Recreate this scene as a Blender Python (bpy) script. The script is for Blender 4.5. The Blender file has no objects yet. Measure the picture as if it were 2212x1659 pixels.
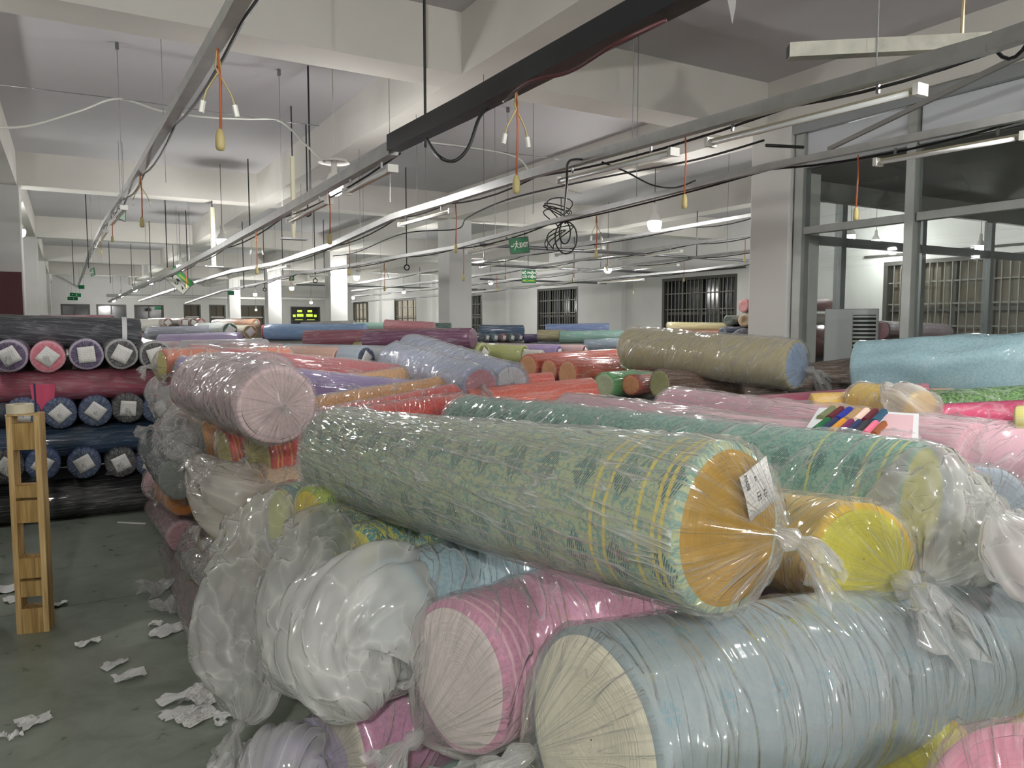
import bpy, bmesh, math, random
from mathutils import Vector, Matrix, Quaternion, noise
PI=math.pi
SC=bpy.context.scene
COL=SC.collection
# ---------------------------------------------------------------- camera, world, exposure
F=1640.0; CX,CY=1106.0,829.5; YAW=math.radians(30.3); PIT=math.atan(130/1640); CH=1.65
cam=bpy.data.cameras.new('camera'); camo=bpy.data.objects.new('camera',cam); COL.objects.link(camo)
cam.sensor_fit='HORIZONTAL'; cam.sensor_width=36; cam.lens=36*F/2212; cam.clip_start=.02; cam.clip_end=200
camo.location=(0,0,CH); camo.rotation_euler=(PI/2-PIT,0,-YAW)
SC.camera=camo
W=bpy.data.worlds.new('world'); SC.world=W; W.use_nodes=True
W.node_tree.nodes['Background'].inputs[0].default_value=(.02,.022,.03,1)
W.node_tree.nodes['Background'].inputs[1].default_value=1.0
SC.view_settings.view_transform='Standard'; SC.view_settings.look='None'
SC.view_settings.exposure=0.88; SC.view_settings.gamma=1; SC.view_settings.use_curve_mapping=False
cy=SC.cycles
cy.max_bounces=4; cy.diffuse_bounces=3; cy.glossy_bounces=2; cy.transmission_bounces=2; cy.transparent_max_bounces=16
cy.sample_clamp_indirect=12; cy.sample_clamp_direct=0; cy.caustics_reflective=False; cy.caustics_refractive=False
cy.use_light_tree=False; cy.use_denoising=True; cy.use_adaptive_sampling=True; cy.adaptive_threshold=.07; cy.blur_glossy=1.0
BULB_POWER=42.0
# ---------------------------------------------------------------- measured points
fw=Vector((math.sin(YAW)*math.cos(PIT),math.cos(YAW)*math.cos(PIT),-math.sin(PIT)))
rt=Vector((math.cos(YAW),-math.sin(YAW),0)); up=rt.cross(fw)
CAM=Vector((0,0,CH))
def ray(x,y): return fw+rt*((x-CX)/F)-up*((y-CY)/F)
def T(x,y,t): return CAM+ray(x,y)*t
def Xp(x,y,v): d=ray(x,y); return CAM+d*(v/d.x)
def Yp(x,y,v): d=ray(x,y); return CAM+d*(v/d.y)
def Zp(x,y,v): d=ray(x,y); return CAM+d*((v-CH)/d.z)
def dep(p): return (p-CAM).dot(fw)
# ---------------------------------------------------------------- materials
def lin(h):
    if not isinstance(h,str): return tuple(h)+((1,) if len(h)==3 else ())
    r=[int(h[i:i+2],16)/255 for i in (0,2,4)]
    return tuple((c/12.92 if c<=.04045 else ((c+.055)/1.055)**2.4) for c in r)+(1,)
class N:
    def __init__(s,name):
        s.m=bpy.data.materials.new(name); s.m.use_nodes=True; s.t=s.m.node_tree; s.t.nodes.clear()
        s.out=s.t.nodes.new('ShaderNodeOutputMaterial')
    def n(s,ty,ins=None,**pr):
        k=s.t.nodes.new(ty)
        for a,b in pr.items(): setattr(k,a,b)
        for a,b in (ins or {}).items(): s.set(k,a,b)
        return k
    def set(s,k,a,b):
        i=k.inputs[a]
        if isinstance(b,bpy.types.NodeSocket): s.t.links.new(b,i)
        elif isinstance(b,bpy.types.Node): s.t.links.new(b.outputs[0],i)
        else: i.default_value=b
    def ma(s,op,a,b=0,c=0,cl=False):
        k=s.n('ShaderNodeMath',operation=op,use_clamp=cl)
        s.set(k,0,a); s.set(k,1,b)
        if len(k.inputs)>2: s.set(k,2,c)
        return k.outputs[0]
    def mix(s,f,a,b):
        k=s.n('ShaderNodeMix',data_type='RGBA'); s.set(k,0,f); s.set(k,6,a); s.set(k,7,b); return k.outputs[2]
    def noise(s,vec,sc,det=2,dist=0,rough=.5):
        k=s.n('ShaderNodeTexNoise',{'Scale':sc,'Detail':det,'Distortion':dist,'Roughness':rough})
        if vec is not None: s.set(k,'Vector',vec)
        return k.outputs[0]
    def uv(s):
        u=s.n('ShaderNodeTexCoord'); sp=s.n('ShaderNodeSeparateXYZ',{0:u.outputs['UV']}); return sp.outputs[0],sp.outputs[1]
    def comb(s,x,y,z=0): return s.n('ShaderNodeCombineXYZ',{0:x,1:y,2:z}).outputs[0]
    def end(s,sh): s.t.links.new(sh.outputs[0],s.out.inputs[0]); return s.m
CACHE={}
def plain(name,col,rough=.6,metal=0,bump=0,bs=30,var=0,spec=.5,vs=3):
    key=('p',name,str(col),rough,metal)
    if key in CACHE: return CACHE[key]
    a=N(name); c=lin(col); pos=a.n('ShaderNodeTexCoord').outputs['Object']
    colr=c
    if var: colr=a.mix(a.ma('MULTIPLY_ADD',a.noise(pos,vs,4,.3),2.2,-.6,cl=True),tuple(x*(1-var) for x in c[:3])+(1,),c)
    k=a.n('ShaderNodeBsdfPrincipled',{'Base Color':colr,'Roughness':rough,'Metallic':metal,'Specular IOR Level':spec})
    if bump:
        b=a.n('ShaderNodeBump',{'Height':a.noise(pos,bs,4),'Strength':bump,'Distance':.01}); a.set(k,'Normal',b)
    CACHE[key]=a.end(k); return CACHE[key]
def creases(a,u,v,su,sv,skew,sc=1.0,width=26.0):
    """thin bright folds of the film: ridged noise stretched along one direction"""
    x=a.ma('ADD',a.ma('MULTIPLY',u,su*sc),a.ma('MULTIPLY',v,skew*sc)); y=a.ma('MULTIPLY',v,sv*sc)
    n1=a.noise(a.comb(x,y),1,2,.35)
    r=a.ma('SUBTRACT',1,a.ma('ABSOLUTE',a.ma('MULTIPLY_ADD',n1,2,-1)))
    r=a.ma('POWER',r,width)
    n2=a.noise(a.comb(a.ma('MULTIPLY',x,2.7),a.ma('MULTIPLY',y,2.2),3.3),1,1,.5)
    r2=a.ma('POWER',a.ma('SUBTRACT',1,a.ma('ABSOLUTE',a.ma('MULTIPLY_ADD',n2,2,-1))),width)
    return a.ma('ADD',r,a.ma('MULTIPLY',r2,.45)), n1
DIRS={'body':(7,2.6,4),'diag':(3,15,-16),'cap':(2,20,0),'bag':(4.5,4.5,1.5),'long':(1.4,17,2),'ring':(8,1.1,1.2)}
def film(kind='body',milk=.14,tint=(1,1,1)):
    key=('film',kind,milk,tint)
    if key in CACHE: return CACHE[key]
    a=N('clear_film_'+kind); u,v=a.uv(); su,sv,sk=DIRS[kind]
    r,n1=creases(a,u,v,su,sv,sk)
    bp=a.n('ShaderNodeBump',{'Height':a.ma('ADD',r,a.ma('MULTIPLY',n1,1.2)),'Strength':.85,'Distance':.016})
    gl=a.n('ShaderNodeBsdfGlossy',{'Color':(1,1,1,1),'Roughness':.085,'Normal':bp})
    df=a.n('ShaderNodeBsdfDiffuse',{'Color':(.9*tint[0],.9*tint[1],.88*tint[2],1)})
    tl=a.n('ShaderNodeBsdfTranslucent',{'Color':(.9*tint[0],.9*tint[1],.88*tint[2],1)})
    mk=a.n('ShaderNodeMixShader',{0:.4,1:df,2:tl})
    tr=a.n('ShaderNodeBsdfTransparent',{'Color':(1,1,1,1)})
    m1=a.n('ShaderNodeMixShader',{0:a.ma('MULTIPLY_ADD',r,{'diag':.42,'ring':.14,'cap':.17}.get(kind,.26),milk if kind!='bag' else milk*.85,cl=True),1:tr,2:mk})  # folded film is whiter; diagonal creases get extra white as painted glint streaks
    fr=a.n('ShaderNodeLayerWeight',{'Blend':.5,'Normal':bp}).outputs['Facing']
    m2=a.n('ShaderNodeMixShader',{0:a.ma('MULTIPLY_ADD',a.ma('POWER',fr,4),.75,.06,cl=True),1:m1,2:gl})
    CACHE[key]=a.end(m2); return CACHE[key]
def fabric(col,col2=None,pat='plain',wrap=0,kind='body',stripes=(),scol='d8c660',name='fabric'):
    """cloth; wrap>0 adds the tight clear film over it as a clearcoat with creases"""
    key=('fab',col,col2,pat,wrap,kind,tuple(stripes),scol)
    if key in CACHE: return CACHE[key]
    a=N(name); u,v=a.uv(); c=lin(col); c2=lin(col2) if col2 else tuple(x*.72 for x in c[:3])+(1,)
    P=a.comb(u,v)
    big=a.noise(P,5,3)
    colr=c
    if pat=='plain':
        colr=a.mix(a.ma('MULTIPLY_ADD',big,.8,-.1,cl=True),c,tuple(x*.85 for x in c[:3])+(1,))
    elif pat=='mottle':
        k=a.ma('MULTIPLY_ADD',a.noise(P,70,3,.8),7,-3.1,cl=True); colr=a.mix(k,c,c2)
    elif pat=='mesh':
        w=a.n('ShaderNodeTexVoronoi',{'Vector':P,'Scale':85}); k=a.ma('MULTIPLY_ADD',w.outputs[0],2.4,-.55,cl=True)
        colr=a.mix(k,c2,c)
    elif pat in('floral','diamond'):
        fl=a.ma('MULTIPLY_ADD',a.noise(P,48 if pat=='floral' else 30,3,1.6),9,-4.2,cl=True)
        fl=a.ma('MULTIPLY',fl,1 if pat=='floral' else .35)
        colr=a.mix(fl,c,c2)
        def lat(px,py,ox,oy,rad):
            fx=a.ma('ABSOLUTE',a.ma('SUBTRACT',a.ma('FRACT',a.ma('MULTIPLY_ADD',u,1/px,ox)),.5))
            fy=a.ma('ABSOLUTE',a.ma('SUBTRACT',a.ma('FRACT',a.ma('MULTIPLY_ADD',v,1/py,oy)),.5))
            dd=a.ma('ADD',fx,fy); cut=a.ma('MULTIPLY',a.ma('GREATER_THAN',fx,.022),a.ma('GREATER_THAN',fy,.018))
            return a.ma('MULTIPLY',a.ma('LESS_THAN',dd,rad),cut)
        h=a.ma('GREATER_THAN',a.ma('FRACT',a.ma('MULTIPLY_ADD',u,150,a.ma('MULTIPLY',v,60))),.4)
        d1=a.ma('MULTIPLY',lat(.125,.19,.2,.35,.3) if pat=='floral' else lat(.15,.17,.2,0,.19),h); d2=a.ma('MULTIPLY',lat(.15,.34,.7,.25,.13),h)
        dk=lin('0f4f50') if pat=='floral' else lin('5590a4')
        colr=a.mix(a.ma('MULTIPLY',a.ma('ADD',d1,d2,cl=True),.95 if pat=='floral' else .55),colr,dk)
    elif pat=='rib':
        k=a.ma('MULTIPLY_ADD',a.noise(a.comb(a.ma('MULTIPLY',u,90),a.ma('MULTIPLY',v,8)),1,2),1.6,-.4,cl=True)
        colr=a.mix(k,c,c2)
    for s0 in stripes:
        k=a.n('ShaderNodeMath',operation='COMPARE'); a.set(k,0,a.ma('MULTIPLY_ADD',a.noise(P,16,1),.012,u)); k.inputs[1].default_value=s0+.006; k.inputs[2].default_value=.0045
        colr=a.mix(a.ma('MULTIPLY',k.outputs[0],.85),colr,lin(scol))
    fine=a.noise(P,230,2)
    if wrap:
        su,sv,sk=DIRS[kind]; r,n1=creases(a,u,v,su,sv,sk,1.2)
        colr=a.mix(a.ma('MULTIPLY_ADD',r,.26*wrap,.05*wrap,cl=True),colr,(.74,.74,.75,1))
        bp=a.n('ShaderNodeBump',{'Height':a.ma('ADD',r,a.ma('MULTIPLY',n1,1.2)),'Strength':.6,'Distance':.014})
        k=a.n('ShaderNodeBsdfPrincipled',{'Base Color':colr,'Roughness':.75,'Coat Weight':.9,'Coat Roughness':.12,'Coat Normal':bp,'Specular IOR Level':.2,'Normal':a.n('ShaderNodeBump',{'Height':n1,'Strength':.5,'Distance':.01}).outputs[0]})
    else:
        wr=a.noise(a.comb(a.ma('MULTIPLY_ADD',u,14,a.ma('MULTIPLY',v,3)),a.ma('MULTIPLY',v,3)),1,2,.5)
        bp=a.n('ShaderNodeBump',{'Height':a.ma('MULTIPLY_ADD',wr,2.0,a.ma('MULTIPLY',fine,.22)),'Strength':.5,'Distance':.012})
        k=a.n('ShaderNodeBsdfPrincipled',{'Base Color':colr,'Roughness':.9,'Normal':bp,'Specular IOR Level':.15,'Sheen Weight':.25,'Sheen Roughness':.5})
    CACHE[key]=a.end(k); return CACHE[key]
def edgecloth(col,wrap=0):
    key=('edge',col,wrap)
    if key in CACHE: return CACHE[key]
    a=N('rolled_cloth_edge'); u,v=a.uv(); c=lin(col)
    rings=a.noise(a.comb(a.ma('MULTIPLY',u,130),a.ma('MULTIPLY',v,5)),1,3,.4)
    blot=a.noise(a.comb(u,v),9,3)
    colr=a.mix(a.ma('MULTIPLY_ADD',a.ma('ADD',rings,blot),1.2,-.75,cl=True),c,tuple(x*.8 for x in c[:3])+(1,))
    bp=a.n('ShaderNodeBump',{'Height':rings,'Strength':.7,'Distance':.006})
    k=a.n('ShaderNodeBsdfPrincipled',{'Base Color':colr,'Roughness':.9,'Normal':bp,'Specular IOR Level':.15})
    if wrap:
        r,n1=creases(a,u,v,2.5,55,0)
        a.set(k,'Base Color',a.mix(a.ma('MULTIPLY_ADD',r,.28*wrap,.06*wrap,cl=True),colr,(.75,.75,.74,1)))
        a.set(k,'Coat Weight',.9); a.set(k,'Coat Roughness',.12)
        a.set(k,'Coat Normal',a.n('ShaderNodeBump',{'Height':a.ma('ADD',r,n1),'Strength':.9,'Distance':.012}))
    CACHE[key]=a.end(k); return CACHE[key]
def emit(col,st,name='lamp_light'):
    key=('e',col,st)
    if key in CACHE: return CACHE[key]
    a=N(name); CACHE[key]=a.end(a.n('ShaderNodeEmission',{0:lin(col),1:st})); return CACHE[key]
def paper_mat():
    if 'paper' in CACHE: return CACHE['paper']
    a=N('printed_paper'); u,v=a.uv()
    ln=a.ma('GREATER_THAN',a.ma('FRACT',a.ma('MULTIPLY',v,9)),.6)
    w=a.ma('GREATER_THAN',a.noise(a.comb(a.ma('MULTIPLY',u,14),a.ma('FLOOR',a.ma('MULTIPLY',v,9))),1,2),.5)
    col=a.mix(a.ma('MULTIPLY',a.ma('MULTIPLY',ln,w),.45),lin('dedcd8'),lin('7a7a80'))
    CACHE['paper']=a.end(a.n('ShaderNodeBsdfPrincipled',{'Base Color':col,'Roughness':.7,'Coat Weight':.25,'Coat Roughness':.15})); return CACHE['paper']
def wood_mat(c1,c2):
    key=('wood',c1,c2)
    if key in CACHE: return CACHE[key]
    a=N('wood'); p=a.n('ShaderNodeTexCoord').outputs['Object']
    mp=a.n('ShaderNodeMapping',{'Vector':p,'Scale':(60,60,3)})
    k=a.noise(mp.outputs[0],1,4,.6)
    col=a.mix(a.ma('MULTIPLY_ADD',k,2.4,-.7,cl=True),lin(c1),lin(c2))
    CACHE[key]=a.end(a.n('ShaderNodeBsdfPrincipled',{'Base Color':col,'Roughness':.75})); return CACHE[key]
# ---------------------------------------------------------------- object helpers
def tag(o,label=None,cat=None,group=None,kind=None):
    for k,v in (('label',label),('category',cat),('group',group),('kind',kind)):
        if v: o[k]=v
    return o
def empty(name,loc,label,cat,group=None,rot=None):
    o=bpy.data.objects.new(name,None); COL.objects.link(o); o.location=loc; o.empty_display_size=.05
    if rot is not None: o.rotation_mode='QUATERNION'; o.rotation_quaternion=rot
    return tag(o,label,cat,group)
def link(name,me,mats,parent=None,smooth=True):
    for m in (mats if isinstance(mats,(list,tuple)) else [mats]): me.materials.append(m)
    if smooth: me.polygons.foreach_set('use_smooth',[True]*len(me.polygons))
    o=bpy.data.objects.new(name,me); COL.objects.link(o)
    if parent is not None: o.parent=parent
    return o
class MB:
    def __init__(s): s.v=[]; s.f=[]
    def box(s,lo,hi,M=None):
        b=len(s.v)
        for z in (lo[2],hi[2]):
            for x,y in ((lo[0],lo[1]),(hi[0],lo[1]),(hi[0],hi[1]),(lo[0],hi[1])):
                p=Vector((x,y,z)); s.v.append(tuple(M@p if M else p))
        for q in ((3,2,1,0),(4,5,6,7),(0,1,5,4),(1,2,6,5),(2,3,7,6),(3,0,4,7)): s.f.append([b+i for i in q])
        return s
    def tube(s,pts,r,n=6,caps=True):
        pts=[Vector(p) for p in pts]; rs=r if isinstance(r,(list,tuple)) else [r]*len(pts); b=len(s.v)
        t=(pts[1]-pts[0]).normalized(); a=t.orthogonal().normalized()
        for i,p in enumerate(pts):
            t2=(pts[min(i+1,len(pts)-1)]-pts[max(i-1,0)])
            if t2.length>1e-9: t=t2.normalized()
            a=(a-t*a.dot(t)); a=a.normalized() if a.length>1e-6 else t.orthogonal().normalized(); c=t.cross(a)
            for k in range(n):
                an=2*PI*k/n; s.v.append(tuple(p+(a*math.cos(an)+c*math.sin(an))*rs[i]))
        for i in range(len(pts)-1):
            for k in range(n):
                s.f.append([b+i*n+k,b+i*n+(k+1)%n,b+(i+1)*n+(k+1)%n,b+(i+1)*n+k])
        if caps:
            s.f.append([b+k for k in range(n)][::-1]); s.f.append([b+(len(pts)-1)*n+k for k in range(n)])
        return s
    def bar(s,p,q,w,h):
        """rectangular section bar from p to q, h measured upward"""
        p=Vector(p);q=Vector(q); t=(q-p).normalized(); side=t.cross(Vector((0,0,1))).normalized(); u=side.cross(t)
        b=len(s.v)
        for e in (p,q):
            for a_,c_ in ((-1,-1),(1,-1),(1,1),(-1,1)): s.v.append(tuple(e+side*(a_*w/2)+u*(c_*h/2)))
        for k in ((0,1,2,3),(7,6,5,4),(0,4,5,1),(1,5,6,2),(2,6,7,3),(3,7,4,0)): s.f.append([b+i for i in k])
        return s
    def lathe(s,prof,c=(0,0,0),n=16):
        b=len(s.v); c=Vector(c)
        for r,z in prof:
            for k in range(n): s.v.append((c.x+r*math.cos(2*PI*k/n),c.y+r*math.sin(2*PI*k/n),c.z+z))
        for i in range(len(prof)-1):
            for k in range(n): s.f.append([b+i*n+k,b+i*n+(k+1)%n,b+(i+1)*n+(k+1)%n,b+(i+1)*n+k])
        return s
    def build(s,name,mat,parent=None,smooth=False,bevel=0):
        me=bpy.data.meshes.new(name); me.from_pydata(s.v,[],s.f); me.validate(); me.update()
        o=link(name,me,mat,parent,smooth)
        if bevel:
            m=o.modifiers.new('bevel','BEVEL'); m.width=bevel; m.segments=2; m.limit_method='ANGLE'
        return o
def struct(o): o['kind']='structure'; return o
def sag(p,q,d,n=12):
    p=Vector(p);q=Vector(q); return [p.lerp(q,i/n)-Vector((0,0,d*4*(i/n)*(1-i/n))) for i in range(n+1)]
def txt(s,size,M,mat,parent,name='lettering',bold=0):
    c=bpy.data.curves.new(name,'FONT'); c.body=s; c.size=size; c.align_x='CENTER'; c.align_y='CENTER'; c.extrude=.0008; c.offset=bold
    c.resolution_u=4
    o=bpy.data.objects.new(name,c); COL.objects.link(o); dg=bpy.context.evaluated_depsgraph_get(); me=bpy.data.meshes.new_from_object(o.evaluated_get(dg)); bpy.data.objects.remove(o)
    o=bpy.data.objects.new(name,me); COL.objects.link(o); me.materials.clear(); me.materials.append(mat); o.parent=parent; o.matrix_local=M; return o
# ---------------------------------------------------------------- rolls of cloth
NZ=noise.noise
def grid(name,nr,ns,fn,us,mats,bands=None,parent=None,r0=.2):
    """closed tube sheet: fn(i,theta)->point ; us[i]=u in metres ; bands[i]=material index of band i"""
    vs=[];fs=[];uv=[];mi=[]
    for i in range(nr):
        for k in range(ns): vs.append(tuple(fn(i,2*PI*k/ns)))
    w=2*PI*r0/ns
    for i in range(nr-1):
        for k in range(ns):
            k2=(k+1)%ns
            fs.append((i*ns+k,(i+1)*ns+k,(i+1)*ns+k2,i*ns+k2))
            uv+=[us[i],k*w,us[i+1],k*w,us[i+1],(k+1)*w,us[i],(k+1)*w]
            mi.append(bands[i] if bands else 0)
    me=bpy.data.meshes.new(name); me.from_pydata(vs,[],fs)
    l=me.uv_layers.new(name='uv'); l.data.foreach_set('uv',uv)
    o=link(name,me,mats,parent); me.polygons.foreach_set('material_index',mi); me.update()
    return o
def ridge(x,y,z=0): return 1-abs(2*NZ(Vector((x,y,z))))
def knot_obj(parent,P,D,size,seed,mat,drop=.5,name='knot'):
    """twisted knot of film at P pointing along D, with its ruffled tail"""
    D=Vector(D).normalized(); a=D.orthogonal().normalized(); c=D.cross(a)
    L=size; n=28; prof=[(.10,-.15),(.16,0),(.22,.12),(.23,.22),(.16,.32),(.12,.38),(.2,.5),(.36,.7),(.5,.9),(.62,1.05)]
    rows=[]
    for rr,t in prof: rows.append((rr*L,t*L))
    def fn(i,th):
        rr,t=rows[i]; k=max(0,(t/L-.38)/.67)
        cen=P+D*t+Vector((0,0,-drop*L*k*k))
        w=NZ(Vector((math.cos(th)*1.7+seed,math.sin(th)*1.7,t/L*2.3)))
        rad=rr*(1+.55*w+ (.45*k)*math.sin(9*th+seed+3*w))
        q=cen+a*(math.cos(th)*rad)+c*(math.sin(th)*rad*(1-.45*k))
        return q+D*(k*L*.25*math.sin(5*th+seed*2+2*w))
    return grid(name,len(rows),n,fn,[t for _,t in rows],[mat],None,parent,r0=.05)
def roll(label,A,B,r,body,edge,kind='body',milk=.14,near=True,knot=(0,0,.05),ksize=.09,lab=None,tail=None,
         group=None,res=1.0,labtxt=None,tint=(1,1,1),sagg=0.0,name='fabric_roll',cat='fabric roll',wrk=.009,labrot=.2,pad=.006,rB=None,flat=1.0,rimoff=.012,far_over=.06,loose=0,lump=0):
    A=Vector(A);B=Vector(B); d=B-A; L=d.length; d.normalize(); rB=rB or r
    z=Vector((0,0,1)); z=(z-d*z.dot(d)).normalized(); y=z.cross(d)
    R=Matrix((d,y,z)).transposed(); mid=(A+B)/2-z*r
    seed=(hash_s(label)%997)*.37
    root=empty(name,mid,label,cat,group,R.to_quaternion())
    Mi=(Matrix.Translation(mid)@R.to_4x4()).inverted()
    def loc(p): return Mi@Vector(p)
    ns=int((56 if near else 28)*res); nr=int((40 if near else 12)*res)
    xs=[-L/2+L*i/(nr-1) for i in range(nr)]
    ed=.014 if r>.1 else .008
    prof=[(-L/2,r-ed*1.3),(-L/2+.003,r-ed*.35),(-L/2+ed,r)]+[(x,r) for x in xs[1:-1]]+[(L/2-ed,rB),(L/2-.003,rB-ed*.35),(L/2,rB-ed*1.3),(L/2+.001,rB*.5),(L/2+.001,.002)]
    def cz(x): q=(x+L/2)/L; return r-sagg*4*q*(1-q)
    def rad(x,rr,th):
        q=min(1,max(0,(x+L/2)/L)); base=rr*(1+(rB/r-1)*q) if rr==r else rr
        n=NZ(Vector((math.cos(th)*1.1+seed,math.sin(th)*1.1,x*1.6)))
        n2=NZ(Vector((math.cos(th)*3+seed,math.sin(th)*3,x*7)))
        return base*(1+.05*n)+.0022*n2+lump*NZ(Vector((math.cos(th)*1.6+seed,math.sin(th)*1.6,x*4.5+th*.8)))
    def fb(i,th):
        x,rr=prof[i]; th-=PI/2; q=rad(x,rr,th)
        return Vector((x,math.cos(th)*q,cz(x)+math.sin(th)*q*flat))
    us=[p[0]+L/2 for p in prof]
    grid('fabric_body',len(prof),ns,fb,us,[body],None,root,r0=r)
    # rolled edge of the cloth at the A end
    er=r-ed*1.3; eprof=[er,er*.94,er*.8,er*.6,er*.42,er*.22,.002]; dish=[0,-.004,-.003,-.001,.002,.006,.006]
    def fe(i,th):
        th-=PI/2; q=eprof[i]*(1+.05*NZ(Vector((math.cos(th)*1.1+seed,math.sin(th)*1.1,-L/2*1.6))))
        sp=.004*NZ(Vector((q*70,th*.6+seed,seed)))
        return Vector((-L/2+dish[i]*.8+(sp if i not in(0,) else 0),math.cos(th)*q,cz(-L/2)+math.sin(th)*q*flat))
    grid('fabric_edge',len(eprof),ns,fe,[er-e for e in eprof],[edge],None,root,r0=r)
    ext=0
    if near:
        fm=film(kind,milk,tint); fc=film('cap',round(milk*.55,3),tint) if not tail else film('bag',round(milk*.7+.30,3),tint)
        # film shell: body, shoulder, then gathered into the knot (or a loose bag)
        xsf=[-L/2+L*i/(nr*1.3) for i in range(int(nr*1.3)+1)]
        rows=[]  # (centre, radius, u, band, frame)
        ay=Vector((0,1,0)); az=Vector((0,0,1))
        rows.append((Vector((L/2+far_over,0,r-.02)),.004,L+far_over+.2,ay,az,.4)); rows.append((Vector((L/2+far_over*.7,0,r)),rB*.45,L+far_over+.1,ay,az,.5)); rows.append((Vector((L/2+.012,0,r)),rB*.97,L+.03,ay,az,.6))
        for x in reversed(xsf):
            rows.append((Vector((x,0,cz(x))),(r+(rB-r)*(x+L/2)/L)+pad,x+L/2,ay,az,1))
        nb=len(rows)-1
        if not tail:
            ky,kz,kx=knot; K=Vector((-L/2-kx,ky,r+kz)); C0=Vector((-L/2,0,r))
            for s in (.0,.06,.16,.3,.46,.62,.76,.88,.96,1.0):
                rr=(r+pad-.002)*(1-s)**.9+.012*s
                cc=C0.lerp(K,s)+Vector((-rimoff*math.sin(PI*min(1,s*3))*.6,0,0))
                rows.append((cc,rr,-.015-s*r,ay,az,2))
        else:
            pts=[loc(p) for p,_ in tail]; rr_=[q for _,q in tail]; C0=Vector((-L/2,0,r)); allp=[C0]+pts; allr=[r+pad]+rr_
            # catmull subdivision
            fine=[]
            for i in range(len(allp)-1):
                p0=allp[max(0,i-1)];p1=allp[i];p2=allp[i+1];p3=allp[min(len(allp)-1,i+2)]
                for s in range(9):
                    t=s/9; h=[-.5*t+t*t-.5*t**3,1-2.5*t*t+1.5*t**3,.5*t+2*t*t-1.5*t**3,-.5*t*t+.5*t**3]
                    fine.append((p0*h[0]+p1*h[1]+p2*h[2]+p3*h[3],allr[i]*(1-t)+allr[i+1]*t))
            fine.append((allp[-1],allr[-1]))
            fy=Vector(ay);fz=Vector(az); uu=-.01; T0=Vector((-1,0,0)); prev=fine[0][0]
            for j,(p,q) in enumerate(fine[1:]):
                t=(fine[min(j+2,len(fine)-1)][0]-fine[j][0]).normalized(); t=(T0*.5+t).normalized(); T0=t
                fy=(fy-t*fy.dot(t)).normalized(); fz=(fz-t*fz.dot(t)).normalized(); fz=(fz-fy*fz.dot(fy)).normalized()
                uu-=(p-prev).length; prev=p
                rows.append((p,q,uu,Vector(fy),Vector(fz),3))
            K=fine[-1][0]
        bands=[1 if rows[i][5]>=2 or rows[i+1][5]>=2 else 0 for i in range(len(rows)-1)]
        nsf=int(ns*1.5)
        Rm=r
        def ff(i,th):
            cc,rr,u,fy,fz,md=rows[i]; th2=th-PI/2; cs,sn=math.cos(th2),math.sin(th2)
            if md<=1:
                base=NZ(Vector((cs*1.1+seed,sn*1.1,(u-L/2)*1.6))); rr=rr*(1+.05*base)
                tt=th2*Rm
                w=ridge(u*5+seed,tt*4+ (u*9 if kind=='diag' else 0)) if kind!='diag' else ridge(u*4-tt*22*.3+seed,tt*16+u*3)
                q=rr+wrk*(w**3 if w>0 else 0)+loose*max(0,NZ(Vector((u*2.5+seed,cs*1.5,sn*1.5))))+(.002*NZ(Vector((u*30,cs*8,sn*8))))
                if md<1: q=rr
            elif md==2:
                s=-(u+.015)/Rm; pl=math.sin(19*th+seed+2*NZ(Vector((cs*2,sn*2,seed))))+.7*math.sin(31*th+seed*3)
                q=rr*(1+.035*pl*min(1,s*4)*(1-s*.5)); 
                return cc+fy*(cs*q)+fz*(sn*q*flat)+Vector((-.006*pl*math.sin(PI*min(1,s*1.2)),0,0))
            else:
                kf=min(1,abs(u)/.06)
                w=NZ(Vector((u*4+seed,cs*1.3,sn*1.3)))*.34+abs(NZ(Vector((u*8,cs*2.6,sn*2.6+seed))))*.30-.06+.10*abs(NZ(Vector((u*16+seed,cs*6,sn*6))))
                q=rr*(1+kf*w)
            return cc+fy*(cs*q)+fz*(sn*q*flat)
        f=grid('plastic_wrap',len(rows),nsf,ff,[q[2] for q in rows],[fm,fc],bands,root,r0=r)
        if ksize:
            if tail: D=(fine[-1][0]-fine[-3][0])
            else: D=Vector((-1,.0,-.25))
            knot_obj(root,K,D,ksize,seed,film('cap',.26,tint))
    else:
        if ksize:
            ky,kz,kx=knot; knot_obj(root,Vector((-L/2-.004,ky,r+kz)),Vector((-1,.1,-.2)),ksize,seed,film('cap',.32,tint))
    if lab:
        ly,lz,s=lab; Mx=Matrix.Translation((-L/2-(.022 if near else .010),ly,r+lz))@Matrix.Rotation(labrot,4,'X')
        vs=[];n=5
        for i in range(n):
            for k in range(n):
                a_=(i/(n-1)-.5)*s;b_=(k/(n-1)-.5)*s*1.05; vs.append(tuple(Mx@Vector((-.004*NZ(Vector((a_*30,b_*30,seed))),a_,b_))))
        fs=[(i*n+k,i*n+k+1,(i+1)*n+k+1,(i+1)*n+k) for i in range(n-1) for k in range(n-1)]
        me=bpy.data.meshes.new('paper_label'); me.from_pydata(vs,[],fs); l=me.uv_layers.new(name='uv')
        uvv=[]
        for f_ in fs:
            for q in f_: uvv+=[(q//n)/(n-1),(q%n)/(n-1)]
        l.data.foreach_set('uv',uvv); o=link('paper_label',me,paper_mat(),root); so=o.modifiers.new('thick','SOLIDIFY'); so.thickness=.0012
        for w_,a_,b_,sz in (labtxt or ()):
            txt(w_,sz,Mx@Matrix.Translation((-.006,a_,b_))@Matrix.Rotation(-PI/2,4,'Y')@Matrix.Rotation(PI/2,4,'Z')@Matrix.Rotation(PI/2,4,'Z'),plain('print_ink','3a3a40',.6),root,'label_print')
    return root
def hash_s(s):
    h=7
    for c in s: h=(h*31+ord(c))%1000003
    return h
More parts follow.
